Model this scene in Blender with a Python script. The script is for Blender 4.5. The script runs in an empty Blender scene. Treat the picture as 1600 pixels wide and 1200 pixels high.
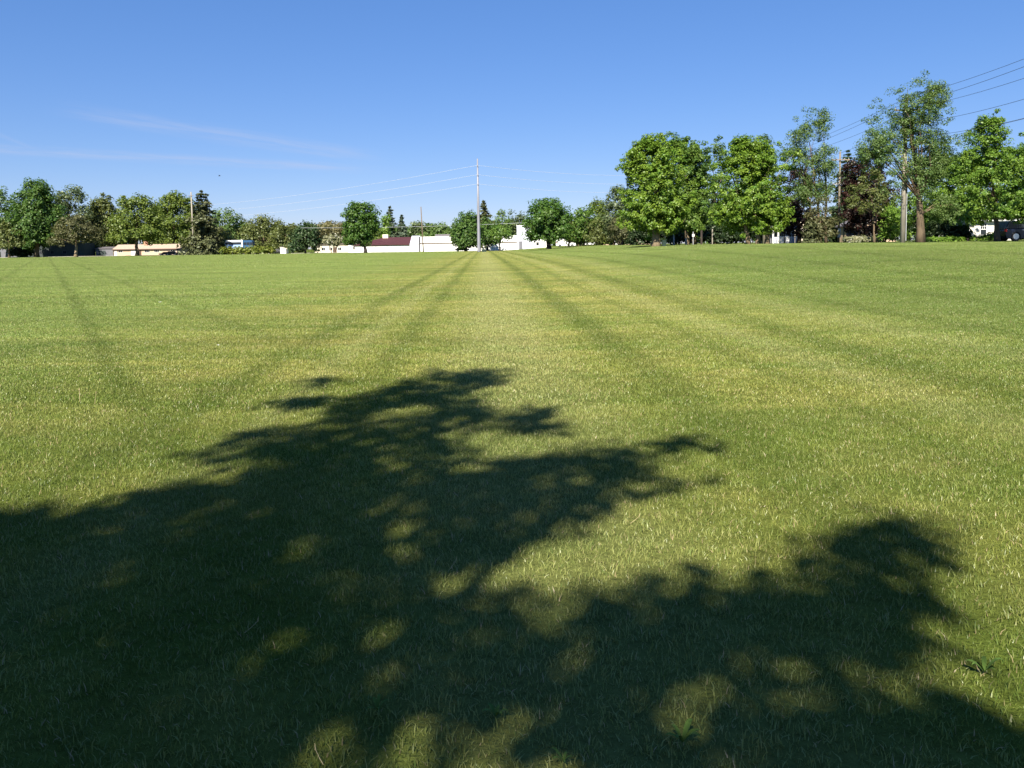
import bpy, math, random
import numpy as np
from mathutils import Vector, Matrix

scene = bpy.context.scene
COL = scene.collection
R = math.radians

# ------------------------------------------------------------------ camera
F = 1280.0                      # focal length in photo pixels (1600 wide)
EYE = 1.6
PP = 494.0                      # photo row of the lens axis (the frame is shifted down from it)
PITCH = math.atan((PP - 384.0) / F)
ROLL = R(-0.83)
cam_d = bpy.data.cameras.new('camera')
cam_d.sensor_width = 36.0
cam_d.lens = 36.0 * F / 1600.0
cam_d.shift_y = -(600.0 - PP) / 1600.0
cam_d.clip_start = 0.05
cam_d.clip_end = 6000.0
cam = bpy.data.objects.new('camera', cam_d)
COL.objects.link(cam)
CM = (Matrix.Rotation(math.pi / 2 - PITCH, 3, 'X') @ Matrix.Rotation(ROLL, 3, 'Z'))
cam.matrix_world = Matrix.Translation((0, 0, EYE)) @ CM.to_4x4()
scene.camera = cam

# ------------------------------------------------------------------ light
SUN_AZ = 14.0                   # the light travels this far right of straight ahead
SUN_EL = 42.0
L = Vector((math.sin(R(SUN_AZ)) * math.cos(R(SUN_EL)), math.cos(R(SUN_AZ)) * math.cos(R(SUN_EL)), -math.sin(R(SUN_EL))))
sun_d = bpy.data.lights.new('sun', 'SUN')
sun_d.energy = 5.0
sun_d.angle = R(0.75)
sun_d.color = (1.0, 0.93, 0.80)
sun = bpy.data.objects.new('sun', sun_d)
COL.objects.link(sun)
sun.rotation_euler = L.to_track_quat('-Z', 'Y').to_euler()
sun.location = (0, -20, 40)

def ray(px, py):
    v = CM @ Vector(((px - 800.0) / F, -(py - PP) / F, -1.0))
    return v.normalized()

world = bpy.data.worlds.new('World')
scene.world = world
world.use_nodes = True
wt = world.node_tree
for n in list(wt.nodes):
    wt.nodes.remove(n)

class NT:
    """tiny node helper"""
    def __init__(s, t): s.t = t
    def n(s, typ, **kw):
        nd = s.t.nodes.new(typ)
        for k, v in kw.items():
            setattr(nd, k, v)
        return nd
    def ln(s, a, b): s.t.links.new(a, b)
    def inp(s, sock, v):
        if isinstance(v, bpy.types.NodeSocket): s.ln(v, sock)
        elif v is not None: sock.default_value = v
    def math(s, op, a, b=None, c=None):
        nd = s.n('ShaderNodeMath', operation=op)
        s.inp(nd.inputs[0], a); s.inp(nd.inputs[1], b); s.inp(nd.inputs[2], c)
        return nd.outputs[0]
    def vmath(s, op, a, b=None, out=0):
        nd = s.n('ShaderNodeVectorMath', operation=op)
        s.inp(nd.inputs[0], a); s.inp(nd.inputs[1], b)
        return nd.outputs[out]
    def mapr(s, v, a, b, c=0.0, d=1.0, smooth=True):
        nd = s.n('ShaderNodeMapRange', interpolation_type='SMOOTHSTEP' if smooth else 'LINEAR')
        s.inp(nd.inputs[0], v)
        for i, x in enumerate((a, b, c, d)): nd.inputs[i + 1].default_value = x
        return nd.outputs[0]
    def mix(s, f, a, b, mode='MIX'):
        nd = s.n('ShaderNodeMix', data_type='RGBA', blend_type=mode)
        s.inp(nd.inputs[0], f); s.inp(nd.inputs[6], a); s.inp(nd.inputs[7], b)
        return nd.outputs[2]
    def noise(s, vec, scale, detail=3.0, rough=0.55):
        nd = s.n('ShaderNodeTexNoise')
        s.inp(nd.inputs['Vector'], vec)
        nd.inputs['Scale'].default_value = scale
        nd.inputs['Detail'].default_value = detail
        nd.inputs['Roughness'].default_value = rough
        return nd.outputs['Fac']

w = NT(wt)
sky = w.n('ShaderNodeTexSky', sky_type='NISHITA')
sky.sun_disc = False
sky.sun_elevation = R(SUN_EL)
sky.sun_rotation = R(180.0 + SUN_AZ)
sky.altitude = 250.0
sky.air_density = 1.0
sky.dust_density = 0.0
sky.ozone_density = 6.0
tc = w.n('ShaderNodeTexCoord')
gen = tc.outputs['Generated']
def wisp(p1, p2, width, lo, hi, gain, nscale):
    a, b = ray(*p1), ray(*p2)
    nrm = a.cross(b).normalized()
    along = (b - a).normalized()
    sd_ = w.vmath('DOT_PRODUCT', gen, tuple(nrm), 1)
    dist = w.math('ABSOLUTE', sd_)
    t = w.vmath('DOT_PRODUCT', gen, tuple(along), 1)
    ta, tb = a.dot(along), b.dot(along)
    f1 = w.mapr(dist, 0.0, width, 1.0, 0.0)
    f2 = w.mapr(t, ta + (tb - ta) * lo, ta + (tb - ta) * (lo + 0.35), 0.0, 1.0)
    f3 = w.mapr(t, ta + (tb - ta) * (hi - 0.3), ta + (tb - ta) * hi, 1.0, 0.0)
    cv = w.n('ShaderNodeCombineXYZ'); w.ln(w.math('MULTIPLY', t, 1.0), cv.inputs[0]); w.ln(w.math('MULTIPLY', sd_, 16.0), cv.inputs[1])
    nz = w.noise(cv.outputs[0], nscale, 5.0, 0.65)
    f4 = w.mapr(nz, 0.32, 0.68, 0.1, 1.0)
    return w.math('MULTIPLY', w.math('MULTIPLY', w.math('MULTIPLY', f1, f2), w.math('MULTIPLY', f3, f4)), gain)
ws = [wisp((100, 172), (540, 240), 0.014, -0.1, 1.2, 0.30, 9.0),
      wisp((0, 233), (520, 262), 0.008, -0.5, 1.25, 0.34, 11.0),
      wisp((0, 212), (60, 238), 0.005, -0.6, 1.1, 0.14, 11.0)]
tot = w.math('MAXIMUM', w.math('MAXIMUM', ws[0], ws[1]), ws[2])
hsv = w.n('ShaderNodeHueSaturation')
hsv.inputs['Saturation'].default_value = 1.4
gam = w.n('ShaderNodeGamma')                      # soft shoulder towards the horizon, as a phone camera gives
gam.inputs['Gamma'].default_value = 0.6
w.ln(sky.outputs[0], gam.inputs['Color'])
w.ln(gam.outputs[0], hsv.inputs['Color'])
tint = w.mix(1.0, hsv.outputs[0], (1.08, 1.13, 1.5, 1.0), 'MULTIPLY')
skyc = w.mix(tot, tint, (3.2, 3.5, 4.6, 1.0))
bg = w.n('ShaderNodeBackground')
bg.inputs['Strength'].default_value = 0.081
w.ln(skyc, bg.inputs['Color'])
wo = w.n('ShaderNodeOutputWorld')
w.ln(bg.outputs[0], wo.inputs['Surface'])

vs = scene.view_settings
vs.view_transform = 'Standard'
vs.look = 'None'
vs.exposure = 1.15
vs.gamma = 1.0
vs.use_curve_mapping = False
scene.render.engine = 'CYCLES'
scene.cycles.max_bounces = 6
scene.cycles.transparent_max_bounces = 4
scene.cycles.use_denoising = True

# ------------------------------------------------------------------ geometry helpers
def sm(t):
    t = np.clip(t, 0.0, 1.0)
    return t * t * (3 - 2 * t)
def hgt(x, y):
    """the lawn rises gently towards the trees on the right"""
    return 1.35 * sm((np.asarray(x, float) + 6.0) / 30.0) * sm((np.asarray(y, float) - 14.0) / 58.0)
def hz(px):
    return 384.0 - 0.0145 * (px - 800.0)
def P(px, py, d):
    v = ray(px, py)
    s = d / v.y
    return Vector((v.x * s, d, EYE + v.z * s))
def G(px, d):
    p = P(px, hz(px) + 5, d)
    return Vector((p.x, d, float(hgt(p.x, d))))
def ZT(px, py, d):
    return P(px, py, d).z
def ground_at(px, py, z=0.03):
    v = ray(px, py)
    s = (z - EYE) / v.z
    return v.x * s, v.y * s

def tag(o, label=None, cat=None, group=None, kind=None):
    if label: o['label'] = label
    if cat: o['category'] = cat
    if group: o['group'] = group
    if kind: o['kind'] = kind
    return o
def thing(name, label, cat, loc, group=None):
    o = bpy.data.objects.new(name, None)
    o.empty_display_size = 0.3
    o.location = loc
    COL.objects.link(o)
    tag(o, label, cat, group)
    o['off'] = tuple(loc)
    return o
def root_off(parent):
    p = parent
    while p.parent is not None: p = p.parent
    return Vector(p['off'])
def finish(name, me, mat, parent=None, smooth=False):
    if mat is not None: me.materials.append(mat)
    if smooth: me.polygons.foreach_set('use_smooth', [True] * len(me.polygons))
    o = bpy.data.objects.new(name, me)
    COL.objects.link(o)
    if parent is not None:
        o.parent = parent
        off = root_off(parent)
        me.transform(Matrix.Translation(-off))
    return o

class MB:
    def __init__(s): s.v = []; s.f = []
    def box(s, x0, x1, y0, y1, z0, z1):
        b = len(s.v)
        s.v += [(x0, y0, z0), (x1, y0, z0), (x1, y1, z0), (x0, y1, z0), (x0, y0, z1), (x1, y0, z1), (x1, y1, z1), (x0, y1, z1)]
        s.f += [tuple(b + i for i in q) for q in ((3, 2, 1, 0), (4, 5, 6, 7), (0, 1, 5, 4), (1, 2, 6, 5), (2, 3, 7, 6), (3, 0, 4, 7))]
        return s
    def prism_y(s, pts, y0, y1):
        """closed outline of (x,z) points extruded along y"""
        b = len(s.v); n = len(pts)
        s.v += [(x, y0, z) for x, z in pts] + [(x, y1, z) for x, z in pts]
        s.f.append(tuple(b + i for i in range(n)))
        s.f.append(tuple(b + n + i for i in reversed(range(n))))
        for i in range(n):
            j = (i + 1) % n
            s.f.append((b + j, b + i, b + n + i, b + n + j))
        return s
    def prism_x(s, pts, x0, x1):
        b = len(s.v); n = len(pts)
        s.v += [(x0, y, z) for y, z in pts] + [(x1, y, z) for y, z in pts]
        s.f.append(tuple(b + i for i in reversed(range(n))))
        s.f.append(tuple(b + n + i for i in range(n)))
        for i in range(n):
            j = (i + 1) % n
            s.f.append((b + i, b + j, b + n + j, b + n + i))
        return s
    def tube(s, pts, rad, sides=6):
        pts = [Vector(p) for p in pts]
        b = len(s.v); n = len(pts)
        for i, p in enumerate(pts):
            d = (pts[min(i + 1, n - 1)] - pts[max(i - 1, 0)])
            d = d.normalized() if d.length > 1e-9 else Vector((0, 0, 1))
            a = d.cross(Vector((0, 1, 0)) if abs(d.y) < 0.9 else Vector((1, 0, 0))).normalized()
            c = d.cross(a)
            r = rad[i] if hasattr(rad, '__len__') else rad
            for k in range(sides):
                t = 2 * math.pi * k / sides
                q = p + a * (r * math.cos(t)) + c * (r * math.sin(t))
                s.v.append((q.x, q.y, q.z))
        for i in range(n - 1):
            for k in range(sides):
                k2 = (k + 1) % sides
                s.f.append((b + i * sides + k, b + i * sides + k2, b + (i + 1) * sides + k2, b + (i + 1) * sides + k))
        s.f.append(tuple(b + k for k in reversed(range(sides))))
        s.f.append(tuple(b + (n - 1) * sides + k for k in range(sides)))
        return s
    def quad(s, a, b_, c, d):
        b = len(s.v)
        s.v += [tuple(a), tuple(b_), tuple(c), tuple(d)]
        s.f.append((b, b + 1, b + 2, b + 3))
        return s
    def build(s, name, mat, parent=None, smooth=False):
        me = bpy.data.meshes.new(name)
        me.from_pydata(s.v, [], s.f)
        me.update()
        return finish(name, me, mat, parent, smooth)

def np_mesh(name, verts, nper, faces_per):
    """verts (n*nper,3); faces_per: list of index tuples (all quads or tris) inside an item"""
    n = len(verts) // nper
    fl = len(faces_per[0])
    fi = np.array(faces_per, dtype=np.int64)
    idx = (np.arange(n)[:, None, None] * nper + fi[None]).reshape(-1)
    nf = n * len(faces_per)
    me = bpy.data.meshes.new(name)
    me.vertices.add(len(verts))
    me.vertices.foreach_set('co', verts.astype(np.float32).ravel())
    me.loops.add(len(idx))
    me.loops.foreach_set('vertex_index', idx.astype(np.int32))
    me.polygons.add(nf)
    me.polygons.foreach_set('loop_start', np.arange(0, nf * fl, fl, dtype=np.int32))
    me.polygons.foreach_set('loop_total', np.full(nf, fl, dtype=np.int32))
    me.update(calc_edges=True)
    return me

# ------------------------------------------------------------------ materials
def mat_new(name):
    m = bpy.data.materials.new(name)
    m.use_nodes = True
    for n in list(m.node_tree.nodes): m.node_tree.nodes.remove(n)
    return m, NT(m.node_tree)
def out_surface(k, sh):
    o = k.n('ShaderNodeOutputMaterial')
    k.ln(sh, o.inputs['Surface'])
    return o
def plain(name, col, rough=0.7, metal=0.0, var=0.12, scale=3.0, spec=0.3, stretch=None, bump=0.0):
    m, k = mat_new(name)
    geo = k.n('ShaderNodeNewGeometry')
    pos = geo.outputs['Position']
    if stretch: pos = k.vmath('MULTIPLY', pos, stretch)
    nz = k.noise(pos, scale, 5.0, 0.6)
    f = k.mapr(nz, 0.25, 0.75, 0.0, 1.0)
    c = k.mix(f, tuple(x * (1 - var) for x in col) + (1,), tuple(min(1, x * (1 + var)) for x in col) + (1,))
    b = k.n('ShaderNodeBsdfPrincipled')
    k.ln(c, b.inputs['Base Color'])
    b.inputs['Roughness'].default_value = rough
    b.inputs['Metallic'].default_value = metal
    b.inputs['Specular IOR Level'].default_value = spec
    if bump:
        bp = k.n('ShaderNodeBump')
        bp.inputs['Strength'].default_value = bump
        k.ln(nz, bp.inputs['Height']); k.ln(bp.outputs[0], b.inputs['Normal'])
    out_surface(k, b.outputs[0])
    return m
def glass(name, col=(0.02, 0.025, 0.03)):
    m, k = mat_new(name)
    b = k.n('ShaderNodeBsdfPrincipled')
    b.inputs['Base Color'].default_value = (*col, 1)
    b.inputs['Roughness'].default_value = 0.08
    b.inputs['Specular IOR Level'].default_value = 0.25
    out_surface(k, b.outputs[0])
    return m
def leaf_mat(name, c1, c2, trans=0.36, c3=None, gain=1.4):
    """c1..c2: range of leaf colours, picked leaf by leaf, with branch-sized drifts"""
    m, k = mat_new(name)
    geo = k.n('ShaderNodeNewGeometry')
    nz = k.noise(geo.outputs['Position'], 0.55, 2.0, 0.5)
    f = k.math('ADD', k.math('MULTIPLY', geo.outputs['Random Per Island'], 0.6), k.math('MULTIPLY', k.mapr(nz, 0.3, 0.7), 0.4))
    if max(c2) < .09: gain = 1.0
    c1 = tuple(x_ * gain for x_ in c1); c2 = tuple(x_ * gain * g_ for x_, g_ in zip(c2, (1.05, 1.0, 1.0)))
    c = k.mix(f, (*c1, 1), (*c2, 1))
    if c3:
        c = k.mix(k.mapr(geo.outputs['Random Per Island'], 0.86, 0.9), c, (*c3, 1))
    df = k.n('ShaderNodeBsdfDiffuse'); k.ln(c, df.inputs['Color'])
    tr = k.n('ShaderNodeBsdfTranslucent')
    k.ln(k.mix(1.0, c, (1.15, 1.25, 0.6, 1), 'MULTIPLY'), tr.inputs['Color'])
    gl = k.n('ShaderNodeBsdfGlossy'); gl.inputs['Roughness'].default_value = 0.45
    gl.inputs['Color'].default_value = (0.6, 0.65, 0.55, 1)
    m1 = k.n('ShaderNodeMixShader'); m1.inputs[0].default_value = trans
    k.ln(df.outputs[0], m1.inputs[1]); k.ln(tr.outputs[0], m1.inputs[2])
    m2 = k.n('ShaderNodeMixShader'); m2.inputs[0].default_value = 0.035
    k.ln(m1.outputs[0], m2.inputs[1]); k.ln(gl.outputs[0], m2.inputs[2])
    out_surface(k, m2.outputs[0])
    return m

# colour of the turf at a place: green and dry drifts; mower wheel tracks' bent-blade sheen and lens shading painted in
def turf_colour(k):
    geo = k.n('ShaderNodeNewGeometry')
    pos = geo.outputs['Position']
    sep = k.n('ShaderNodeSeparateXYZ'); k.ln(pos, sep.inputs[0])
    x, y = sep.outputs[0], sep.outputs[1]
    flat = k.n('ShaderNodeCombineXYZ'); k.ln(x, flat.inputs[0]); k.ln(y, flat.inputs[1])
    fp = flat.outputs[0]
    wob = k.math('MULTIPLY', k.math('SUBTRACT', k.noise(fp, 0.22, 3.0), 0.5), 0.5)
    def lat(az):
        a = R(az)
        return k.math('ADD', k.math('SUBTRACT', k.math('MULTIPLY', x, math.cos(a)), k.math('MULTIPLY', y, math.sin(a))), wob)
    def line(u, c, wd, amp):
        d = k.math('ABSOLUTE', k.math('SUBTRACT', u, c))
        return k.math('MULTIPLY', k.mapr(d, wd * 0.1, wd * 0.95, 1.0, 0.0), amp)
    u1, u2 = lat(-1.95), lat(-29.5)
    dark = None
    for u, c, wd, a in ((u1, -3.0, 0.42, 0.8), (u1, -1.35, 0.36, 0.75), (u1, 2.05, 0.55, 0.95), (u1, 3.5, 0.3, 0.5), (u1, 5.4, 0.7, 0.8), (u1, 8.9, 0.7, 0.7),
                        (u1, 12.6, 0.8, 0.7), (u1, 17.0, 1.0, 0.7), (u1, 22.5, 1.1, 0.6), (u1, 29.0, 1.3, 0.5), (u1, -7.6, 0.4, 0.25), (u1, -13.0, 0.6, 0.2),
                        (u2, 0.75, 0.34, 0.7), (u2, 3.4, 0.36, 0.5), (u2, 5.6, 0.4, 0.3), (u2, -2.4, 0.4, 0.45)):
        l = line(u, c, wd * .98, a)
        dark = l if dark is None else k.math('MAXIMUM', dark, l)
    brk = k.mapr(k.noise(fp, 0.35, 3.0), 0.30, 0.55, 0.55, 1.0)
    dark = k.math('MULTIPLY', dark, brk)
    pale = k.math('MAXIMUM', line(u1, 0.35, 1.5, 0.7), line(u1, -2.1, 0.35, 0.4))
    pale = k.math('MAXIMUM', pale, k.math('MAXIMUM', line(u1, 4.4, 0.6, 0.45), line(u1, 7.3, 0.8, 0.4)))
    st = k.vmath('MULTIPLY', fp, (0.28, 1.0, 1.0))
    n1 = k.mapr(k.noise(st, 0.33, 4.0, 0.6), 0.35, 0.66)
    n2 = k.mapr(k.noise(fp, 1.3, 4.0, 0.6), 0.35, 0.68)
    n3 = k.mapr(k.noise(k.vmath('MULTIPLY', fp, (0.2, 1.0, 1.0)), 1.1, 3.0), 0.42, 0.64)
    c = k.mix(n1, (0.105, 0.138, 0.024, 1), (0.178, 0.178, 0.042, 1))
    c = k.mix(k.math('MULTIPLY', n2, 0.45), c, (0.215, 0.195, 0.062, 1))
    c = k.mix(k.math('MULTIPLY', n3, 0.45), c, (0.070, 0.104, 0.017, 1))
    side = k.mapr(k.math('ABSOLUTE', k.math('SUBTRACT', u1, 0.5)), 3.0, 11.0, 0.0, 0.62)  # greener away from the middle: lens colour shading put into the turf
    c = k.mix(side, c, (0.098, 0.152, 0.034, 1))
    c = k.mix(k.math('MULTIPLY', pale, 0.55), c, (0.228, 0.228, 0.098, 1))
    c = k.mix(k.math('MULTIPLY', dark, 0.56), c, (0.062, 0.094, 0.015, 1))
    # broad drifts of thicker and thinner turf
    n4 = k.mapr(k.noise(k.vmath('MULTIPLY', fp, (0.45, 1.0, 1.0)), 0.16, 5.0, 0.62), 0.3, 0.7, 0.86, 1.18, False)
    n5 = k.mapr(k.noise(k.vmath('MULTIPLY', fp, (0.12, 1.0, 1.0)), 0.6, 3.0, 0.6), 0.35, 0.65, 0.91, 1.08, False)
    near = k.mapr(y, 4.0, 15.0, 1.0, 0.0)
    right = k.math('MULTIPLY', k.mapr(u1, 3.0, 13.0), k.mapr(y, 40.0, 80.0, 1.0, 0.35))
    edge_shade = k.math('MINIMUM', k.math('ADD', k.math('MULTIPLY', near, 0.75), k.math('MULTIPLY', right, 0.9)), 1.0)  # lens shading and near darkness painted into the turf, right and near
    c = k.mix(k.math('MULTIPLY', edge_shade, 0.42), c, (0.082, 0.128, 0.022, 1))
    tone = k.math('MULTIPLY', k.math('MULTIPLY', n4, k.math('MULTIPLY', n5, k.math('SUBTRACT', 1.06, k.math('MULTIPLY', edge_shade, 0.20)))), k.math('SUBTRACT', 1.04, k.math('MULTIPLY', dark, 0.16)))
    return c, fp, geo, tone

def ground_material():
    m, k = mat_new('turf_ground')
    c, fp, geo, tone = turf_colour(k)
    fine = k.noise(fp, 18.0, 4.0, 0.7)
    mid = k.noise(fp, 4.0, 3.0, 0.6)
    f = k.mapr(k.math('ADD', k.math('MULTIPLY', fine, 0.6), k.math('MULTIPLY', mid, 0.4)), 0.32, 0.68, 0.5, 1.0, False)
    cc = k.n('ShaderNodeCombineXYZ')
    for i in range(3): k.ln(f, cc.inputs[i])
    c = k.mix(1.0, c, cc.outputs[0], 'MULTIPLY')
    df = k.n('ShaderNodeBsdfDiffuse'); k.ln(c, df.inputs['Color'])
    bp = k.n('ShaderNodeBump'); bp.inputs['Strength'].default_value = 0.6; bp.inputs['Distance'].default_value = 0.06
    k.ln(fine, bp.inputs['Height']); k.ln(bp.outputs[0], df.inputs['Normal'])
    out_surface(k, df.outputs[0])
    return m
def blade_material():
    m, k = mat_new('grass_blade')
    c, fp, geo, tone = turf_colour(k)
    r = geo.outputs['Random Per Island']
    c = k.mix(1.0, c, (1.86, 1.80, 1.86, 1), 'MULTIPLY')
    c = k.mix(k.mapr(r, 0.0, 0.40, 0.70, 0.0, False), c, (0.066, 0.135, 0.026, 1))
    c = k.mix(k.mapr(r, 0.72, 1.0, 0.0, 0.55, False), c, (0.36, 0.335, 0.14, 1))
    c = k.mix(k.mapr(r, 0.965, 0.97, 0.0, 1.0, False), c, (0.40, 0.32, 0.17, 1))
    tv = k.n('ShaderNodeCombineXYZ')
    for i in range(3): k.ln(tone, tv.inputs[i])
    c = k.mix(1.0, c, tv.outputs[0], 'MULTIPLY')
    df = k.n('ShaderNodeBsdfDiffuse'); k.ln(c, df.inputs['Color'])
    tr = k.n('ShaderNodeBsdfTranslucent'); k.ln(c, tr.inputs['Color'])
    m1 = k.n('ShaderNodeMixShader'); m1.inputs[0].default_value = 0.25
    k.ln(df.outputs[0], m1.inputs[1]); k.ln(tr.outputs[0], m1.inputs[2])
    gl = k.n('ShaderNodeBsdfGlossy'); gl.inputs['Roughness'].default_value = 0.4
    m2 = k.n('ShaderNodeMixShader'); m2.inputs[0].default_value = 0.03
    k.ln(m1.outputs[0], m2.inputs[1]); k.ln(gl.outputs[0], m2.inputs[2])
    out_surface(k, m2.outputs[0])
    return m

M = dict(
    pole_mid=plain('pole_weathered', (0.20, 0.17, 0.13), 0.85, var=0.25, scale=6, stretch=(2, 2, 0.15)),
    tanroof2=plain('grey_shingle', (0.10, 0.085, 0.06), 0.9, var=0.15, scale=1.5),
    bark=plain('bark', (0.13, 0.095, 0.06), 0.9, var=0.35, scale=5, stretch=(1, 1, 0.25), bump=0.5),
    bark_pale=plain('bark_pale', (0.25, 0.19, 0.12), 0.9, var=0.3, scale=4, stretch=(1, 1, 0.25), bump=0.5),
    bark_dark=plain('bark_dark', (0.045, 0.035, 0.03), 0.9, var=0.3, scale=5, stretch=(1, 1, 0.25), bump=0.4),
    pole_wood=plain('pole_wood', (0.30, 0.27, 0.22), 0.85, var=0.25, scale=6, stretch=(2, 2, 0.15), bump=0.3),
    pole_dark=plain('pole_dark', (0.16, 0.12, 0.085), 0.85, var=0.25, scale=6, stretch=(2, 2, 0.15)),
    steel=plain('steel', (0.25, 0.25, 0.28), 0.5, 0.2, var=0.06, scale=1.5),
    wire_al=plain('wire_aluminium', (0.66, 0.68, 0.72), 0.35, 0.3, var=0.03),
    wire_dk=plain('wire_dark', (0.05, 0.05, 0.055), 0.6, var=0.05),
    insul=plain('insulator', (0.35, 0.36, 0.37), 0.3, var=0.05),
    white=plain('white_paint', (0.80, 0.79, 0.76), 0.6, var=0.04, scale=0.8),
    white_cool=plain('white_panel', (0.66, 0.68, 0.76), 0.6, var=0.04, scale=0.8),
    cream=plain('cream_wall', (0.74, 0.66, 0.52), 0.7, var=0.06, scale=0.7),
    cream_pale=plain('pale_siding', (0.70, 0.67, 0.60), 0.7, var=0.06, scale=0.9, stretch=(0.3, 0.3, 6)),
    peach=plain('peach_brick', (0.56, 0.42, 0.30), 0.8, var=0.1, scale=2.5),
    brick=plain('red_brick', (0.42, 0.22, 0.15), 0.85, var=0.2, scale=3.0),
    tan_roof=plain('tan_shingle', (0.40, 0.31, 0.24), 0.9, var=0.14, scale=2.0),
    brown_roof=plain('brown_shingle', (0.085, 0.072, 0.040), 0.9, var=0.18, scale=1.5),
    maroon=plain('maroon_roof', (0.065, 0.022, 0.026), 0.75, var=0.1, scale=1.5),
    grey_wall=plain('grey_wall', (0.16, 0.16, 0.18), 0.8, var=0.1, scale=1.0),
    dark_wall=plain('dark_wall', (0.055, 0.07, 0.068), 0.8, var=0.15, scale=1.0),
    slate=plain('slate_roof', (0.13, 0.12, 0.13), 0.85, var=0.15, scale=2.0),
    brown_trim=plain('brown_trim', (0.10, 0.06, 0.045), 0.7, var=0.1),
    tyre=plain('tyre', (0.02, 0.02, 0.02), 0.85, var=0.1),
    chrome=plain('chrome', (0.6, 0.6, 0.62), 0.25, 0.9, var=0.02),
    navy=plain('navy_car_paint', (0.007, 0.010, 0.024), 0.22, 0.1, var=0.03, spec=0.6),
    black_car=plain('black_car_paint', (0.018, 0.018, 0.022), 0.3, 0.1, var=0.03, spec=0.5),
    white_car=plain('white_car_paint', (0.78, 0.78, 0.78), 0.3, var=0.02, spec=0.5),
    blue_car=plain('blue_car_paint', (0.12, 0.2, 0.42), 0.3, 0.1, var=0.03, spec=0.5),
    bus_blue=plain('bus_blue', (0.03, 0.08, 0.17), 0.3, var=0.05, spec=0.5),
    bus_sky=plain('bus_pale_blue', (0.30, 0.42, 0.68), 0.35, var=0.06, spec=0.5),
    glass=glass('window_glass'),
    lamp_red=plain('tail_lamp', (0.4, 0.02, 0.02), 0.3, var=0.02),
    concrete=plain('concrete', (0.42, 0.39, 0.34), 0.9, var=0.12, scale=0.6),
    green_bin=plain('dark_green_metal', (0.018, 0.035, 0.028), 0.5, var=0.1),
    grey_post=plain('grey_post', (0.34, 0.35, 0.36), 0.8, var=0.15, scale=4),
    straw=plain('dry_straw', (0.42, 0.34, 0.18), 0.8, var=0.1),
    petal=plain('white_petal', (0.85, 0.84, 0.80), 0.7, var=0.03),
    weed=plain('weed_leaf', (0.085, 0.145, 0.030), 0.8, var=0.2, scale=20, spec=0.08),
    bird=plain('bird_feather', (0.03, 0.03, 0.035), 0.8, var=0.1),
)
LM = dict(
    pole_mid=plain('pole_weathered', (0.20, 0.17, 0.13), 0.85, var=0.25, scale=6, stretch=(2, 2, 0.15)),
    tanroof2=plain('grey_shingle', (0.10, 0.085, 0.06), 0.9, var=0.15, scale=1.5),
    maple=leaf_mat('leaf_maple', (0.050, 0.118, 0.013), (0.155, 0.225, 0.026)),
    maple2=leaf_mat('leaf_maple_deep', (0.036, 0.090, 0.016), (0.110, 0.170, 0.028)),
    deep=leaf_mat('leaf_deep_green', (0.026, 0.072, 0.017), (0.082, 0.135, 0.026)),
    oak=leaf_mat('leaf_oak', (0.024, 0.070, 0.012), (0.072, 0.130, 0.020)),
    locust=leaf_mat('leaf_locust', (0.048, 0.085, 0.015), (0.130, 0.168, 0.030)),
    olive=leaf_mat('leaf_olive', (0.048, 0.068, 0.020), (0.120, 0.138, 0.040)),
    grey=leaf_mat('leaf_grey_green', (0.046, 0.072, 0.030), (0.110, 0.140, 0.060)),
    brown=leaf_mat('leaf_brownish', (0.048, 0.054, 0.022), (0.105, 0.105, 0.046)),
    evergreen=leaf_mat('leaf_evergreen', (0.018, 0.046, 0.018), (0.050, 0.082, 0.026), 0.15),
    spruce=leaf_mat('needle_spruce', (0.034, 0.045, 0.020), (0.085, 0.092, 0.040), 0.1),
    spruce2=leaf_mat('needle_blue_spruce', (0.028, 0.050, 0.034), (0.085, 0.105, 0.065), 0.1),
    purple=leaf_mat('leaf_purple', (0.016, 0.010, 0.010), (0.042, 0.022, 0.018), 0.2, (0.060, 0.018, 0.016)),
    elm=leaf_mat('leaf_elm', (0.042, 0.090, 0.024), (0.116, 0.168, 0.046)),
    fresh=leaf_mat('leaf_fresh', (0.048, 0.115, 0.014), (0.140, 0.215, 0.030)),
    hedge=leaf_mat('leaf_hedge', (0.065, 0.100, 0.016), (0.170, 0.185, 0.035)),
    tan=leaf_mat('leaf_tan_olive', (0.085, 0.082, 0.034), (0.150, 0.138, 0.064)),
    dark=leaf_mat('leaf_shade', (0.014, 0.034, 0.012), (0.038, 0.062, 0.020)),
    pale_shrub=leaf_mat('leaf_pale_shrub', (0.10, 0.12, 0.06), (0.24, 0.23, 0.14), 0.3, (0.6, 0.58, 0.5)),
)

# ------------------------------------------------------------------ the ground
def build_ground():
    ys = np.concatenate([np.arange(-40, 20, 2.0), np.arange(20, 130, 4.0), np.arange(130, 340, 15.0), np.array([340, 420, 560, 800, 1200, 1800, 2600])])
    xs = np.concatenate([np.array([-1800, -1200, -800, -500, -350]), np.arange(-260, -20, 20.0), np.arange(-20, 60, 2.5), np.arange(60, 300, 20.0), np.array([350, 500, 800, 1200, 1800])])
    X, Y = np.meshgrid(xs, ys)
    Z = hgt(X, Y)
    v = np.stack([X, Y, Z], -1).reshape(-1, 3)
    nx, ny = len(xs), len(ys)
    f = [(j * nx + i, j * nx + i + 1, (j + 1) * nx + i + 1, (j + 1) * nx + i) for j in range(ny - 1) for i in range(nx - 1)]
    me = bpy.data.meshes.new('lawn')
    me.from_pydata(v.tolist(), [], f); me.update()
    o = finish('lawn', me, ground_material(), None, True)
    tag(o, 'wide mown lawn with mower tracks running to the far trees', 'lawn', kind='structure')
build_ground()

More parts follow.
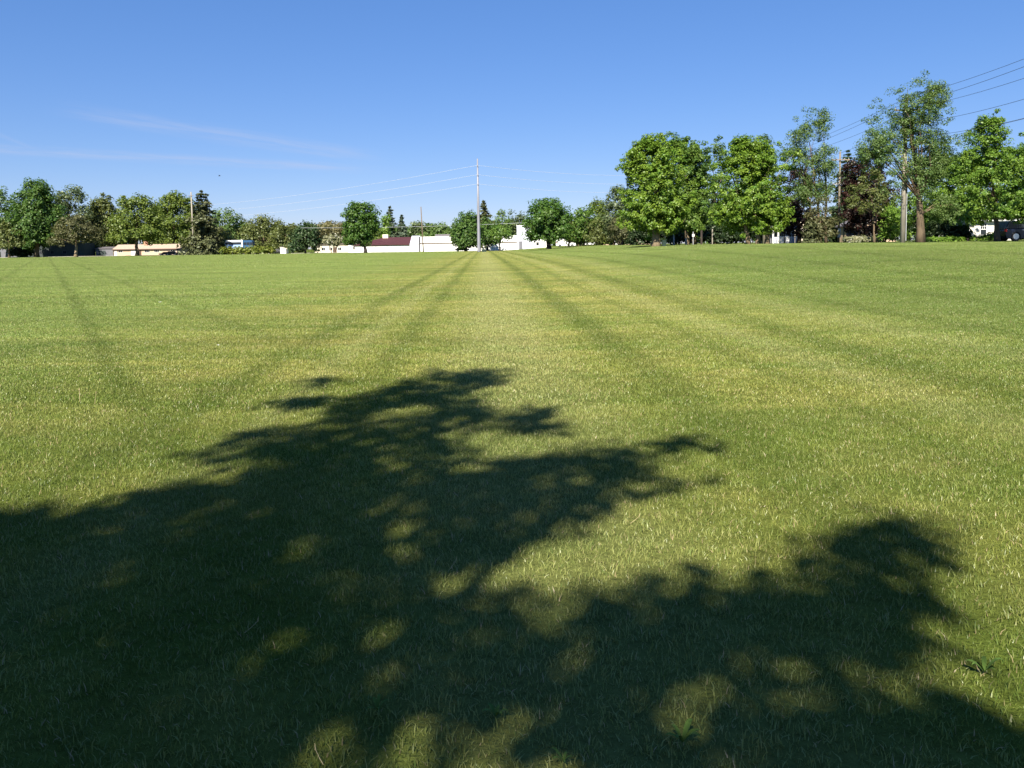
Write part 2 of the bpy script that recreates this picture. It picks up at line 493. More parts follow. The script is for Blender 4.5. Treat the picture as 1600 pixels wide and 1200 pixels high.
# path along the far left edge of the field
mb = MB()
a, b = G(-60, 286), G(560, 286)
mb.box(a.x, b.x, 286.0, 288.2, -0.1, 0.13)
o = mb.build('path', M['concrete']); tag(o, 'pale concrete path along the far left edge of the lawn', 'path', kind='structure')

# ------------------------------------------------------------------ grass blades
def grass_patch(name, rng, size, nb, length, width, segs):
    p = rng.uniform(-size / 2, size / 2, (nb, 2))
    cl = 0.78 + 0.22 * np.sin(p[:, 0] * 7.1 / size * 3 + rng.uniform(0, 6)) * np.sin(p[:, 1] * 6.3 / size * 3 + rng.uniform(0, 6))
    ln = length * cl * rng.uniform(0.45, 1.25, nb)
    wd = width * rng.uniform(0.6, 1.3, nb)
    az = rng.uniform(0, 2 * np.pi, nb)
    lean = np.abs(rng.normal(0.0, 0.55, nb)) + 0.1
    fa = rng.uniform(0, 2 * np.pi, nb)
    d = np.stack([np.cos(az), np.sin(az)], 1)
    sd = np.stack([np.cos(fa), np.sin(fa)], 1)
    base = np.concatenate([p, np.full((nb, 1), -0.01)], 1)
    def along(t):
        hor = np.sin(lean) * t * t * ln
        ver = ln * t * (1 - 0.35 * np.sin(lean) * t)
        return base + np.concatenate([d * hor[:, None], ver[:, None]], 1)
    s3 = np.concatenate([sd, np.zeros((nb, 1))], 1) * wd[:, None] * 0.5
    if segs == 2:
        m_ = along(0.55)
        V = np.stack([base - s3, base + s3, m_ + s3 * 0.75, m_ - s3 * 0.75, along(1.0)], 1).reshape(-1, 3)
        # quad + tri as two quads needs equal sizes: use three triangles
        me = np_mesh(name, V, 5, [(0, 1, 2), (0, 2, 3), (3, 2, 4)])
    else:
        V = np.stack([base - s3, base + s3, along(1.0)], 1).reshape(-1, 3)
        me = np_mesh(name, V, 3, [(0, 1, 2)])
    return me

def build_grass():
    rng = np.random.default_rng(11)
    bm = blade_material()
    lib = bpy.data.collections.new('grass_patches')
    lods = [(1.0, 6200, 0.052, 0.0046, 2, 0.0, 8.0), (2.0, 13500, 0.050, 0.0078, 2, 8.0, 24.0), (3.0, 14000, 0.055, 0.021, 1, 24.0, 75.0), (15.0, 75000, 0.08, 0.07, 1, 75.0, 300.0), (3.0, 3000, 0.08, 0.07, 1, 75.0, 300.0)]
    k = 0
    pts, idx, rot, scl = [], [], [], []
    for li, (size, nb, ln, wd, sg, r0, r1) in enumerate(lods):
        for v in range(3):
            me = grass_patch('patch_%02d' % k, rng, size, nb, ln, wd, sg)
            me.materials.append(bm)
            o = bpy.data.objects.new('patch_%02d' % k, me)
            lib.objects.link(o); k += 1
        n = int(math.ceil(r1 / size)) + 1
        for i in range(-n, n + 1):
            for j in range(0, n + 1):
                x, y = (i + 0.5) * size, (j + 0.5) * size
                r = max(abs(x) * 0.0, y)
                if not (r0 <= y < r1): continue
                if li == 3 and -15 < x < 30: continue
                if li == 4 and not (-15 < x < 30): continue
                if abs(x) > 0.74 * y + 3.0 + size: continue
                pts.append((x, y, float(hgt(x, y))))
                idx.append(li * 3 + int(rng.integers(0, 3)))
                e_ = 0.5
                gx_ = float(hgt(x + e_, y) - hgt(x - e_, y)); gy_ = float(hgt(x, y + e_) - hgt(x, y - e_))
                tz = Vector((-gx_, -gy_, 1.0)).normalized()
                tx = Vector((1, 0, gx_)).normalized(); ty = tz.cross(tx)
                mt = Matrix((tx, ty, tz)).transposed() @ Matrix.Rotation(int(rng.integers(0, 4)) * math.pi / 2, 3, 'Z')
                rot.append(tuple(mt.to_euler('XYZ')))
                scl.append(1.0)
    me = bpy.data.meshes.new('grass')
    me.from_pydata(pts, [], [])
    a = me.attributes.new('pick', 'INT', 'POINT'); a.data.foreach_set('value', idx)
    a = me.attributes.new('turn', 'FLOAT_VECTOR', 'POINT'); a.data.foreach_set('vector', np.array(rot, np.float32).ravel())
    me.materials.append(bm)
    o = bpy.data.objects.new('grass', me); COL.objects.link(o)
    tag(o, 'short mown grass blades covering the whole field', 'grass', kind='stuff')
    ng = bpy.data.node_groups.new('grass_scatter', 'GeometryNodeTree')
    ng.interface.new_socket('Geometry', in_out='INPUT', socket_type='NodeSocketGeometry')
    ng.interface.new_socket('Geometry', in_out='OUTPUT', socket_type='NodeSocketGeometry')
    gi = ng.nodes.new('NodeGroupInput'); go = ng.nodes.new('NodeGroupOutput')
    ci = ng.nodes.new('GeometryNodeCollectionInfo'); ci.inputs['Collection'].default_value = lib
    ci.inputs['Separate Children'].default_value = True; ci.inputs['Reset Children'].default_value = True
    ip = ng.nodes.new('GeometryNodeInstanceOnPoints'); ip.inputs['Pick Instance'].default_value = True
    na = ng.nodes.new('GeometryNodeInputNamedAttribute'); na.data_type = 'INT'; na.inputs['Name'].default_value = 'pick'
    nb_ = ng.nodes.new('GeometryNodeInputNamedAttribute'); nb_.data_type = 'FLOAT_VECTOR'; nb_.inputs['Name'].default_value = 'turn'
    lk = ng.links.new
    lk(gi.outputs[0], ip.inputs['Points']); lk(ci.outputs[0], ip.inputs['Instance'])
    lk(na.outputs[0], ip.inputs['Instance Index']); lk(nb_.outputs[0], ip.inputs['Rotation'])
    lk(ip.outputs[0], go.inputs[0])
    md = o.modifiers.new('scatter', 'NODES'); md.node_group = ng
build_grass()

# ------------------------------------------------------------------ trees
def leaf_cloud(rng, cen, crad, nleaf, size, ctr, flat=0.75, aspect=0.62):
    n = len(cen)
    off = rng.normal(0, 1, (n, nleaf, 3))
    off /= np.maximum(1e-6, np.linalg.norm(off, axis=2, keepdims=True))
    off *= rng.uniform(0.25, 1.0, (n, nleaf, 1)) ** 0.6
    off[:, :, 2] *= flat
    p = (cen[:, None, :] + off * crad[:, None, None]).reshape(-1, 3)
    od = off.reshape(-1, 3)
    out = p - ctr
    out /= np.maximum(1e-6, np.linalg.norm(out, axis=1, keepdims=True))
    nr = out * 0.45 + od * 0.7 + np.array([0, 0, 0.45]) + rng.normal(0, 0.42, p.shape)
    nr /= np.linalg.norm(nr, axis=1, keepdims=True)
    t = np.cross(nr, rng.normal(0, 1, p.shape)); t /= np.maximum(1e-6, np.linalg.norm(t, axis=1, keepdims=True))
    b = np.cross(nr, t)
    s = size * rng.uniform(0.55, 1.25, (len(p), 1))
    V = np.stack([p - t * s, p - b * s * aspect, p + t * s, p + b * s * aspect], 1).reshape(-1, 3)
    return V
PROF = dict(
    oval=lambda t: np.sqrt(np.clip(1 - ((t - 0.44) / 0.57) ** 2, 0.02, 1)),
    round=lambda t: np.sqrt(np.clip(1 - ((t - 0.5) / 0.52) ** 2, 0.03, 1)),
    dome=lambda t: np.sqrt(np.clip(1 - ((t - 0.22) / 0.80) ** 2, 0.03, 1)),
    low=lambda t: np.sqrt(np.clip(1 - ((t - 0.34) / 0.68) ** 2, 0.03, 1)) ** 0.9,
    vase=lambda t: np.clip(0.35 + 0.75 * t, 0, 1) * np.sqrt(np.clip(1 - ((t - 0.55) / 0.50) ** 4, 0.03, 1)),
    column=lambda t: np.clip(1 - np.abs(t - 0.45) ** 3 * 5, 0.15, 1),
)
TOTAL = [0]
def tree(name, label, px, d, top, bot, hw, leaf, bark='bark', prof='oval', cx=None, dens=2.0, leafk=1.0, nleaf=36, limbs=14, gap=0.0, trunk=1.0,
         lean=0.0, multi=1, seed=0, cat='tree', group=None, lump=0.18, show=0.62, clump=1.0, fork=0.45, depth=None, lobes=None, core=0.75, limbr=1.0):
    rng = np.random.default_rng(1000 + seed + int(px) * 7)
    rnd = random.Random(seed * 31 + int(px))
    base = G(px, d)
    cx = px if cx is None else cx
    mid = (top + bot) / 2
    c0 = P(cx, mid, d)
    ztop = ZT(cx, top, d); zbot = max(ZT(cx, bot, d), base.z + 0.15)
    Rr = hw * d / F
    Ry = depth if depth else Rr
    H = ztop - zbot
    t_ = thing(name, label, cat, base, group)
    # crown clusters
    lsz = max(0.08, 0.00138 * d) * leafk
    nleaf = int(nleaf * 1.6)
    crad0 = max(0.42, 0.0072 * d) * clump
    N = int(dens * 4.2 * Rr * (H / 2) / crad0 ** 2)
    N = max(24, min(N, 620))
    pr = PROF[prof]
    tt = rng.uniform(0, 1, N * 4)
    keep = rng.uniform(0, 1, N * 4) < pr(tt) ** 1.3 + 0.05
    tt = tt[keep][:N]; N = len(tt)
    an = rng.uniform(0, 2 * np.pi, N)
    ph = rng.uniform(0, 6.28, 6)
    lum = 1 + lump * np.sin(2 * an + ph[0] + 5 * tt) + lump * 0.8 * np.sin(3 * an + ph[1] - 9 * tt) + lump * 0.6 * np.sin(5 * an + ph[2] + 14 * tt)
    rr = pr(tt) * lum * rng.uniform(0.08, 1, N) ** 0.42
    rr = np.minimum(rr, 1.12)
    cen = np.stack([c0.x + np.cos(an) * rr * (Rr - 0.6 * crad0), d + np.sin(an) * rr * (Ry - 0.6 * crad0), zbot + 0.5 * crad0 + tt * (H - crad0)], 1)
    if lobes:
        wts = np.array([a_[2] * a_[3] for a_ in lobes], float); wts /= wts.sum()
        N = int(min(900, max(30, dens * 2.6 * sum(a_[2] * a_[3] for a_ in lobes) * (d / F) ** 2 / crad0 ** 2)))
        cc = []
        for lb, w_ in zip(lobes, wts):
            n_ = max(5, int(N * w_))
            q = rng.normal(0, 1, (n_, 3)); q /= np.linalg.norm(q, axis=1, keepdims=True)
            q *= rng.uniform(0.05, 1, (n_, 1)) ** 0.40
            pc = P(lb[0], lb[1], d)
            rx_, rz_ = max(.1, lb[2] * d / F - .55 * crad0), max(.1, lb[3] * d / F - .55 * crad0)
            cc.append(np.stack([pc.x + q[:, 0] * rx_, d + q[:, 1] * rx_ * .9, pc.z + q[:, 2] * rz_], 1))
        cen = np.concatenate(cc + ([cen[rng.uniform(0, 1, len(cen)) < core]] if core > 0 else []))
        cen = cen[cen[:, 2] > base.z + .4]
    if gap > 0:
        g = (np.sin(cen[:, 0] * 2.1 / crad0 * 0.35 + ph[3]) + np.sin(cen[:, 2] * 2.6 / crad0 * 0.35 + ph[4]) + np.sin(cen[:, 1] * 1.9 / crad0 * 0.35 + ph[5])) / 3
        cen = cen[g > -1 + 2 * gap * 0.62]
    stray = rng.uniform(0, 1, len(cen)) < 0.10
    cen[stray] += (cen[stray] - np.array([c0.x, d, zbot + H * 0.45])) * rng.uniform(0.04, 0.16, (int(stray.sum()), 1))
    crad = crad0 * rng.uniform(0.6, 1.3, len(cen)); crad[stray] *= 0.7
    ctr = np.array([c0.x, d, zbot + H * 0.35])
    V = leaf_cloud(rng, cen, crad, nleaf, lsz, ctr)
    me = np_mesh('crown', V, 4, [(0, 1, 2, 3)])
    TOTAL[0] += len(V) // 2
    # wood
    mb = MB()
    tr = max(0.09, 0.030 * (ztop - base.z) ) * trunk
    stems = []
    for s in range(multi):
        sx = 0.0 if multi == 1 else (s - (multi - 1) / 2) * tr * 2.2
        topx = c0.x + (0 if multi == 1 else (s - (multi - 1) / 2) * Rr * 0.5)
        zt = base.z + (ztop - base.z) * show
        pts, rad = [], []
        K = 9
        for i in range(K):
            f = i / (K - 1)
            e = f ** 1.4
            pts.append((base.x + sx + (topx - base.x - sx) * e + lean * math.sin(f * math.pi) + rnd.uniform(-1, 1) * tr * 0.25 * (i > 0),
                        base.y + rnd.uniform(-1, 1) * tr * 0.25 * (i > 0), base.z - 0.25 + (zt - base.z + 0.25) * f))
            r_ = tr / (multi ** 0.5) * (1.0 - 0.72 * f)
            if i == 0: r_ *= 1.35
            if i == 1: r_ *= 1.08
            rad.append(r_)
        mb.tube(pts, rad, 8)
        stems.append((pts, rad))
    if len(cen):
        order = rng.permutation(len(cen))[:limbs]
        for oi in order:
            c = cen[oi]
            pts, rad = rnd.choice(stems)
            zf = base.z + (zbot - base.z) * 0.85 + (c[2] - zbot) * fork
            k = min(range(len(pts)), key=lambda i: abs(pts[i][2] - zf))
            k = max(2, k)
            s = Vector(pts[k]); e = Vector(c)
            q = s.lerp(e, 0.45) + Vector((rnd.uniform(-.1, .1) * Rr, rnd.uniform(-.1, .1) * Rr, 0.06 * H))
            q2 = s.lerp(e, 0.75) + Vector((rnd.uniform(-.06, .06) * Rr, 0, 0.07 * H))
            r0 = rad[k] * rnd.uniform(0.26, 0.45) * limbr
            mb.tube([s, s.lerp(q, .5), q, q2, e], [r0, r0 * .8, r0 * .6, r0 * .4, r0 * .15], 5)
    mb.build('trunk', M[bark], t_, True)
    finish('crown', me, LM[leaf], t_)
    return t_
def conifer(name, label, px, d, top, bot, hw, leaf, seed=0, levels=22, cat='tree', droop=0.25, wild=0.2, group=None, pw=0.68):
    rng = np.random.default_rng(500 + seed + int(px))
    base = G(px, d)
    zt = ZT(px, top, d); zb = max(ZT(px, bot, d), base.z + 0.3)
    Rr = hw * d / F
    t_ = thing(name, label, cat, base, group)
    mb = MB()
    H = zt - base.z
    mb.tube([(base.x, base.y, base.z - .25), (base.x, base.y, base.z + H * .5), (base.x, base.y, zt - .1)], [H * .02, H * .012, .03], 7)
    ps, ns, tsz = [], [], []
    for lv in range(levels):
        f = lv / (levels - 1)
        z = zb + (zt - zb) * (f ** 0.93)
        r = Rr * (1 - f) ** pw * (1 + rng.uniform(-wild, wild)) + 0.22
        nb = int(7 + 8 * (1 - f))
        for b in range(nb):
            a = rng.uniform(0, 2 * np.pi)
            rb = r * rng.uniform(0.65, 1.1)
            end = (base.x + math.cos(a) * rb, base.y + math.sin(a) * rb, z - rb * droop + 0.1 * rb)
            mb.tube([(base.x, base.y, z), end], [0.045 + 0.02 * (1 - f), 0.012], 3)
            m = max(9, int(15 * rb / (0.008 * d)))
            u = rng.uniform(0.12, 1.0, m)
            sp = 0.20 * rb * (1.15 - u)
            p = np.stack([base.x + math.cos(a) * rb * u + rng.normal(0, 1, m) * sp, base.y + math.sin(a) * rb * u + rng.normal(0, 1, m) * sp,
                          z - rb * droop * u ** 1.3 + 0.1 * rb * u + rng.normal(0, 1, m) * 0.06 * rb], 1)
            ps.append(p)
    p = np.concatenate(ps)
    nr = rng.normal(0, 0.6, p.shape) + np.array([0, 0, 0.8]); nr[:, :2] += (p[:, :2] - np.array([base.x, base.y])) / max(Rr, .1) * 0.7
    nr /= np.linalg.norm(nr, axis=1, keepdims=True)
    t = np.cross(nr, rng.normal(0, 1, p.shape)); t /= np.linalg.norm(t, axis=1, keepdims=True)
    b = np.cross(nr, t)
    s = max(0.08, 0.0021 * d) * rng.uniform(.6, 1.3, (len(p), 1))
    V = np.stack([p - t * s, p - b * s * .5, p + t * s, p + b * s * .5], 1).reshape(-1, 3)
    TOTAL[0] += len(V) // 2
    mb.build('trunk', M['bark_dark'], t_)
    finish('crown', np_mesh('crown', V, 4, [(0, 1, 2, 3)]), LM[leaf], t_)
    return t_
def hedge(name, label, px0, px1, d, top, depth, leaf, seed=0, cat='hedge', wob=0.12, stem=True, bot=None):
    rng = np.random.default_rng(900 + seed)
    a, b = G(px0, d), G(px1, d)
    base = (a + b) / 2
    zt = ZT((px0 + px1) / 2, top, d)
    t_ = thing(name, label, cat, base)
    Lx = b.x - a.x
    H = zt - base.z
    cr = max(0.35, 0.0055 * d)
    N = min(900, max(30, int(3.2 * Lx * (H + depth) / cr ** 2 / 1.6)))
    u = rng.uniform(0, 1, N)
    hh = H * (1 + wob * np.sin(u * Lx * 0.9 + seed) + wob * 0.7 * np.sin(u * Lx * 2.3 + 1.7 * seed))
    f = rng.uniform(0, 1, N) ** 0.6
    v = rng.uniform(-.5, .5, N) * depth * np.sqrt(np.clip(1.05 - f ** 3, 0, 1))
    cen = np.stack([a.x + u * Lx, d + v, base.z + cr * .3 + f * np.maximum(hh - cr * .7, .1)], 1)
    V = leaf_cloud(rng, cen, cr * rng.uniform(.6, 1.2, N), 34, max(.06, .0017 * d), np.array([base.x, d, base.z]), 0.8)
    mb = MB()
    for i in range(max(3, int(Lx / 1.2))):
        x = a.x + (i + .5) * Lx / max(3, int(Lx / 1.2))
        mb.tube([(x, d, base.z - .2), (x + rng.uniform(-.3, .3), d, base.z + H * .45), (x + rng.uniform(-.6, .6), d + rng.uniform(-.3, .3), base.z + H * .8)], [.06, .045, .015], 5)
    st_ = mb.build('stems', M['bark_dark'], t_); st_['kind'] = 'stuff'
    TOTAL[0] += len(V) // 2
    finish('foliage', np_mesh('foliage', V, 4, [(0, 1, 2, 3)]), LM[leaf], t_)
    return t_

# --- left group, far side of the field
FAR = 'trees along the far left side'
tree('leafy_tree', 'thin leaved tree cut by the left edge of the picture', -4, 292, 289, 372, 30, 'elm', prof='round', dens=1.5, gap=.25, group=FAR, seed=1)
tree('leafy_tree', 'tall dense dark green tree, biggest near the left edge', 57, 285, 280, 393, 39, 'deep', prof='oval', dens=2.4, lump=.22, group=FAR, seed=2, lobes=[(55,315,33,34),(48,362,36,32),(78,352,24,32),(60,294,24,17),(90,335,14,18)])
tree('leafy_tree', 'low olive tree filling the far left corner under the dark tree', 14, 280, 345, 390, 26, 'olive', prof='dome', dens=2.0, group=FAR, seed=3)
tree('leafy_tree', 'airy grey green tree with see-through crown right of the dark tree', 106, 300, 287, 352, 32, 'grey', 'bark_pale', 'vase', dens=1.1, gap=.35, limbs=26, nleaf=26, group=FAR, seed=4, lobes=[(120,308,18,22),(98,322,26,26),(130,335,16,20),(112,345,24,12)])
tree('leafy_tree', 'small brownish tree with a pale lit trunk on the lawn edge', 119, 262, 333, 383, 37, 'brown', 'bark_pale', 'dome', dens=1.9, gap=.15, limbs=20, group=FAR, seed=5, trunk=1.3)
tree('leafy_tree', 'olive tree standing left of the tan house', 160, 312, 303, 390, 30, 'olive', prof='oval', dens=1.8, gap=.12, group=FAR, seed=6, lobes=[(160,322,22,20),(148,352,28,24),(176,360,26,24),(165,382,30,12)])
tree('leafy_tree', 'yellow green layered tree in front of the middle of the tan house', 214, 278, 301, 383, 42, 'locust', 'bark', 'dome', dens=1.7, gap=.2, limbs=22, group=FAR, seed=7, lobes=[(216,320,30,19),(203,345,38,18),(228,362,36,16),(190,370,26,13),(240,340,18,16)])
tree('leafy_tree', 'broad yellow green tree left of the wooden pole and spruce', 272, 312, 298, 388, 34, 'locust', prof='dome', dens=1.8, gap=.16, group=FAR, seed=8, lobes=[(268,322,28,20),(284,312,20,15),(258,350,30,20),(285,370,28,16),(295,340,16,26)])
conifer('spruce_tree', 'brownish green spruce beside the wooden pole on the left', 319, 285, 299, 394, 31, 'spruce', seed=1, levels=22, wild=.35, pw=.48)
tree('leafy_tree', 'mid green tree behind the blue and white bus', 354, 325, 324, 392, 36, 'elm', prof='dome', dens=2.0, group=FAR, seed=9)
tree('leafy_tree', 'low rounded olive tree right of the spruce and over the hedge', 345, 300, 352, 392, 26, 'olive', prof='dome', dens=2.0, group=FAR, seed=91)
tree('leafy_tree', 'olive green broad tree between the bus and the dark round evergreen', 412, 312, 334, 394, 40, 'olive', prof='dome', dens=2.0, group=FAR, seed=10, gap=.08)
tree('leafy_tree', 'lower olive tree close behind the dark round evergreen', 446, 300, 345, 394, 28, 'olive', prof='dome', dens=2.0, group=FAR, seed=11)
tree('evergreen_tree', 'dark round evergreen bush-shaped tree reaching down to the lawn', 477, 274, 346, 394, 29, 'evergreen', 'bark_dark', 'dome', dens=2.4, group=None, seed=12)
tree('leafy_tree', 'broad tan olive tree above the cream cottage and pale shrub', 515, 300, 341, 386, 36, 'tan', 'bark', 'dome', dens=2.6, seed=13, group=FAR, lump=.08)
tree('shrub', 'pale multi-stemmed shrub in front of the cream cottage', 521, 266, 366, 386, 19, 'pale_shrub', 'bark_pale', 'vase', dens=1.3, gap=.25, multi=3, cat='shrub', seed=14, limbs=10, trunk=1.5)
tree('leafy_tree', 'round deep green tree at the left end of the white building', 571, 258, 313, 384, 30, 'oak', 'bark_dark', 'round', cx=563, dens=2.3, seed=15, group=FAR, lump=.2, gap=.06, lobes=[(563,335,27,22),(553,360,20,22),(580,348,16,24),(547,377,12,10),(573,376,11,10)])
tree('leafy_tree', 'small bright green tree right of the round deep green tree', 603, 300, 331, 380, 9, 'fresh', prof='oval', dens=2.2, seed=16, group=FAR)
tree('leafy_tree', 'low yellowish tree above the left end of the maroon roof', 590, 300, 356, 384, 12, 'locust', prof='dome', dens=2.0, seed=161, group=FAR)
conifer('spruce_tree', 'ragged taller spruce behind the maroon roof', 611, 330, 324, 386, 14, 'spruce2', seed=2, levels=15, wild=.4)
conifer('spruce_tree', 'shorter dark spruce behind the right half of the maroon roof', 629, 330, 337, 386, 13, 'spruce2', seed=3, levels=15, wild=.3)
tree('leafy_tree', 'thin grey tree top behind the leaning wooden pole', 657, 390, 346, 384, 17, 'grey', prof='vase', dens=1.2, gap=.3, seed=17, group=FAR)
tree('leafy_tree', 'umbrella-topped tree rising above the flat white building', 684, 385, 341, 384, 12, 'elm', prof='vase', dens=1.2, gap=.3, limbs=12, seed=18, group=FAR)
tree('leafy_tree', 'low green trees row above the flat white building, left part', 670, 380, 360, 386, 24, 'elm', prof='dome', dens=2.0, seed=181, group=FAR)
tree('leafy_tree', 'low green tree above the flat white building by the dark tree', 702, 380, 356, 386, 18, 'elm', prof='dome', dens=2.0, seed=182, group=FAR)
tree('leafy_tree', 'dense dark green tree left of the tall steel pole', 727, 262, 328, 389, 27, 'deep', 'bark_dark', 'oval', dens=2.5, seed=19, group=FAR, lobes=[(729,352,24,25),(714,370,14,20),(743,366,15,22),(728,376,20,14)])
tree('leafy_tree', 'dark green tree at the foot of the pointed spruce, right of the steel pole', 762, 270, 338, 386, 22, 'deep', 'bark_dark', 'dome', dens=2.2, seed=191, group=FAR, lump=.25, gap=.1)
conifer('spruce_tree', 'pointed spruce right behind the tall steel pole', 757, 285, 315, 386, 24, 'spruce', seed=4, levels=20, wild=.3, pw=.75)
tree('leafy_tree', 'mid green tree right of the pointed spruce', 783, 315, 327, 384, 19, 'elm', prof='oval', dens=1.7, seed=20, group=FAR)
tree('leafy_tree', 'half bare grey tree behind the white tower block', 808, 320, 326, 378, 18, 'grey', 'bark_pale', 'vase', dens=1.0, gap=.35, limbs=18, seed=21, group=FAR)
tree('leafy_tree', 'small spreading green tree on a thin trunk before the white wall', 781, 258, 349, 376, 28, 'maple2', 'bark_dark', 'dome', dens=1.8, seed=22, group=FAR, gap=.1)
for px_, d_, tp, hw_, lf, lb in ((28, 305, 318, 30, 'elm', 'green tree peeping between the two trees nearest the left edge'), (140, 322, 318, 28, 'grey', 'grey green tree behind the pale lit trunk and grey garage'),
        (188, 326, 320, 28, 'olive', 'olive tree above the left end of the tan house'), (246, 330, 318, 26, 'locust', 'green tree filling the gap between the two yellow green trees'),
        (303, 332, 322, 28, 'elm', 'green tree behind the wooden pole and spruce'), (384, 330, 340, 24, 'olive', 'olive tree in the dip right of the bus')):
    tree('leafy_tree', lb, px_, d_, tp, 392, hw_, lf, prof='dome', dens=1.9, gap=.1, group=FAR, seed=int(px_) + 300, lump=.24)
# --- middle
tree('oak_tree', 'broad dark green oak with leaning dark trunk before the white tower', 858, 190, 307, 379, 42, 'oak', 'bark_dark', 'dome', cx=855, dens=2.2, seed=23, gap=.1, limbs=18, trunk=1.5, lean=-.3, lobes=[(855,331,37,23),(843,352,30,20),(877,345,22,28),(830,368,15,11),(862,368,16,10)])
MID = 'row of trees beyond the middle of the field'
tree('leafy_tree', 'olive tree on a pale trunk right of the broad oak', 888, 215, 332, 382, 26, 'olive', 'bark_pale', 'oval', dens=2.0, group=MID, seed=24, cx=896)
tree('leafy_tree', 'multi-stemmed green tree in the middle of the row', 908, 210, 322, 380, 30, 'maple2', 'bark', 'oval', dens=2.0, group=MID, seed=25, multi=3, cx=915)
tree('leafy_tree', 'taller fresh green tree behind the multi-stemmed one', 936, 228, 306, 384, 22, 'locust', 'bark', 'oval', dens=2.0, group=MID, seed=26)
tree('leafy_tree', 'olive tree with dark forked trunk right of the multi-stemmed one', 931, 205, 335, 380, 26, 'olive', 'bark_dark', 'dome', dens=2.0, group=MID, seed=27, cx=938)
tree('leafy_tree', 'tall dull green tree just left of the big bright maples', 968, 190, 289, 374, 30, 'grey', 'bark', 'oval', dens=2.3, group=MID, seed=28)
tree('leafy_tree', 'brownish low tree in shade left of the big bright maples', 972, 175, 335, 378, 26, 'brown', 'bark_dark', 'dome', dens=2.0, group=MID, seed=29)
# --- right group
MAP = 'big maples on the right'
tree('maple_tree', 'big bright green maple, leftmost of the large trees on the right', 1025, 105, 209, 369, 56, 'maple', 'bark_pale', 'oval', dens=2.5, nleaf=40, seed=30, group=MAP, trunk=1.25, lump=.3, gap=.2, core=.5, clump=.8, lobes=[(1018,262,38,50),(1020,325,50,42),(990,255,20,28),(1050,330,28,34),(1008,228,22,19)])
tree('maple_tree', 'tall darker maple with ivy-clad forked trunk behind the leftmost one', 1080, 118, 204, 368, 47, 'maple2', 'bark_pale', 'oval', cx=1068, dens=2.5, nleaf=40, seed=31, group=MAP, multi=2, trunk=.9, gap=.22, lump=.3, core=.45, clump=.8, lobes=[(1066,240,36,36),(1076,298,36,50),(1088,338,30,28)])
tree('leafy_tree', 'hazy grey green tree seen in the gap between the big maples', 1116, 140, 220, 372, 34, 'elm', 'bark', 'oval', dens=1.5, seed=32, gap=.25, limbs=22)
tree('maple_tree', 'bright green maple with widest crown, centre of the right group', 1184, 100, 211, 370, 62, 'maple', 'bark_pale', 'oval', cx=1176, dens=2.5, nleaf=40, seed=33, group=MAP, multi=3, trunk=1.3, lump=.3, gap=.2, core=.5, clump=.8, lobes=[(1173,255,40,44),(1180,322,56,42),(1140,332,28,34),(1214,335,25,30),(1158,228,20,17)])
tree('leafy_tree', 'grey green tree top peeping over the widest maple', 1192, 132, 208, 330, 24, 'elm', prof='oval', dens=1.6, seed=34, gap=.1)
tree('purple_tree', 'dark purple leaved tree right of the widest maple', 1248, 114, 258, 372, 28, 'purple', 'bark_dark', 'oval', dens=2.1, seed=35)
tree('cottonwood_tree', 'tall airy tree with feathery grey green crown and bare upright limbs', 1282, 102, 165, 316, 47, 'elm', 'bark', 'oval', cx=1264, dens=2.3, gap=.2, limbs=30, nleaf=40, seed=36, show=.74, multi=3, trunk=.62, lump=.26, fork=.3, core=.3, limbr=.8, lobes=[(1253,202,20,27),(1286,194,16,30),(1243,245,30,34),(1286,255,26,34),(1266,298,36,26)], leafk=.72)
conifer('fir_tree', 'dark green fir behind the pole with two crossarms', 1322, 128, 236, 378, 34, 'evergreen', seed=6, levels=26)
tree('leafy_tree', 'brownish green tree low in front of the airy tall tree', 1278, 97, 300, 376, 30, 'brown', 'bark', 'dome', cx=1285, dens=1.3, gap=.22, seed=37)
tree('purple_tree', 'wide dark purple tree left of the tallest tree', 1352, 100, 235, 374, 42, 'purple', 'bark_dark', 'oval', dens=2.3, seed=38, core=.5, lobes=[(1350,285,38,48),(1378,318,30,40),(1334,325,24,40)])
tree('leafy_tree', 'thin olive tree overlapping the upper part of the wide purple tree', 1366, 93, 262, 340, 38, 'olive', 'bark', 'oval', cx=1362, dens=1.0, gap=.3, seed=381, trunk=.5, limbs=16)
tree('tall_tree', 'tallest tree of the picture, dark rising limbs and thick pale trunk', 1438, 71.5, 121, 318, 66, 'elm', 'bark', 'oval', cx=1424, dens=3.0, gap=.16, limbs=34, nleaf=46, seed=39, show=.74, trunk=.82, lump=.26, fork=.25, core=.3, limbr=.8, lobes=[(1428,188,42,48),(1464,152,22,30),(1468,236,24,36),(1372,232,38,38),(1448,268,34,34),(1475,325,30,26)], leafk=.75)
tree('leafy_tree', 'low fresh green tree behind the thick pale trunk', 1442, 92, 290, 376, 48, 'fresh', 'bark_dark', 'dome', cx=1420, dens=1.5, seed=40, gap=.12)
tree('leafy_tree', 'bright green spreading tree on a dark double trunk before the cream house', 1506, 85, 228, 352, 60, 'fresh', 'bark_dark', 'dome', cx=1502, dens=2.0, seed=41, multi=2, gap=.2, trunk=.9, nleaf=40, core=.5, clump=.85, lump=.28, lobes=[(1500,300,48,34),(1480,325,38,24),(1530,330,40,22),(1505,265,36,30)])
tree('leafy_tree', 'taller bright tree on a thin straight trunk near the right edge', 1558, 74, 181, 346, 44, 'fresh', 'bark', 'oval', cx=1546, dens=1.7, seed=42, gap=.24, trunk=.75, nleaf=40, limbs=26, core=.4, clump=.85, lump=.28, lobes=[(1542,215,34,30),(1555,260,42,36),(1575,315,34,26),(1520,250,22,22),(1545,190,20,14)])
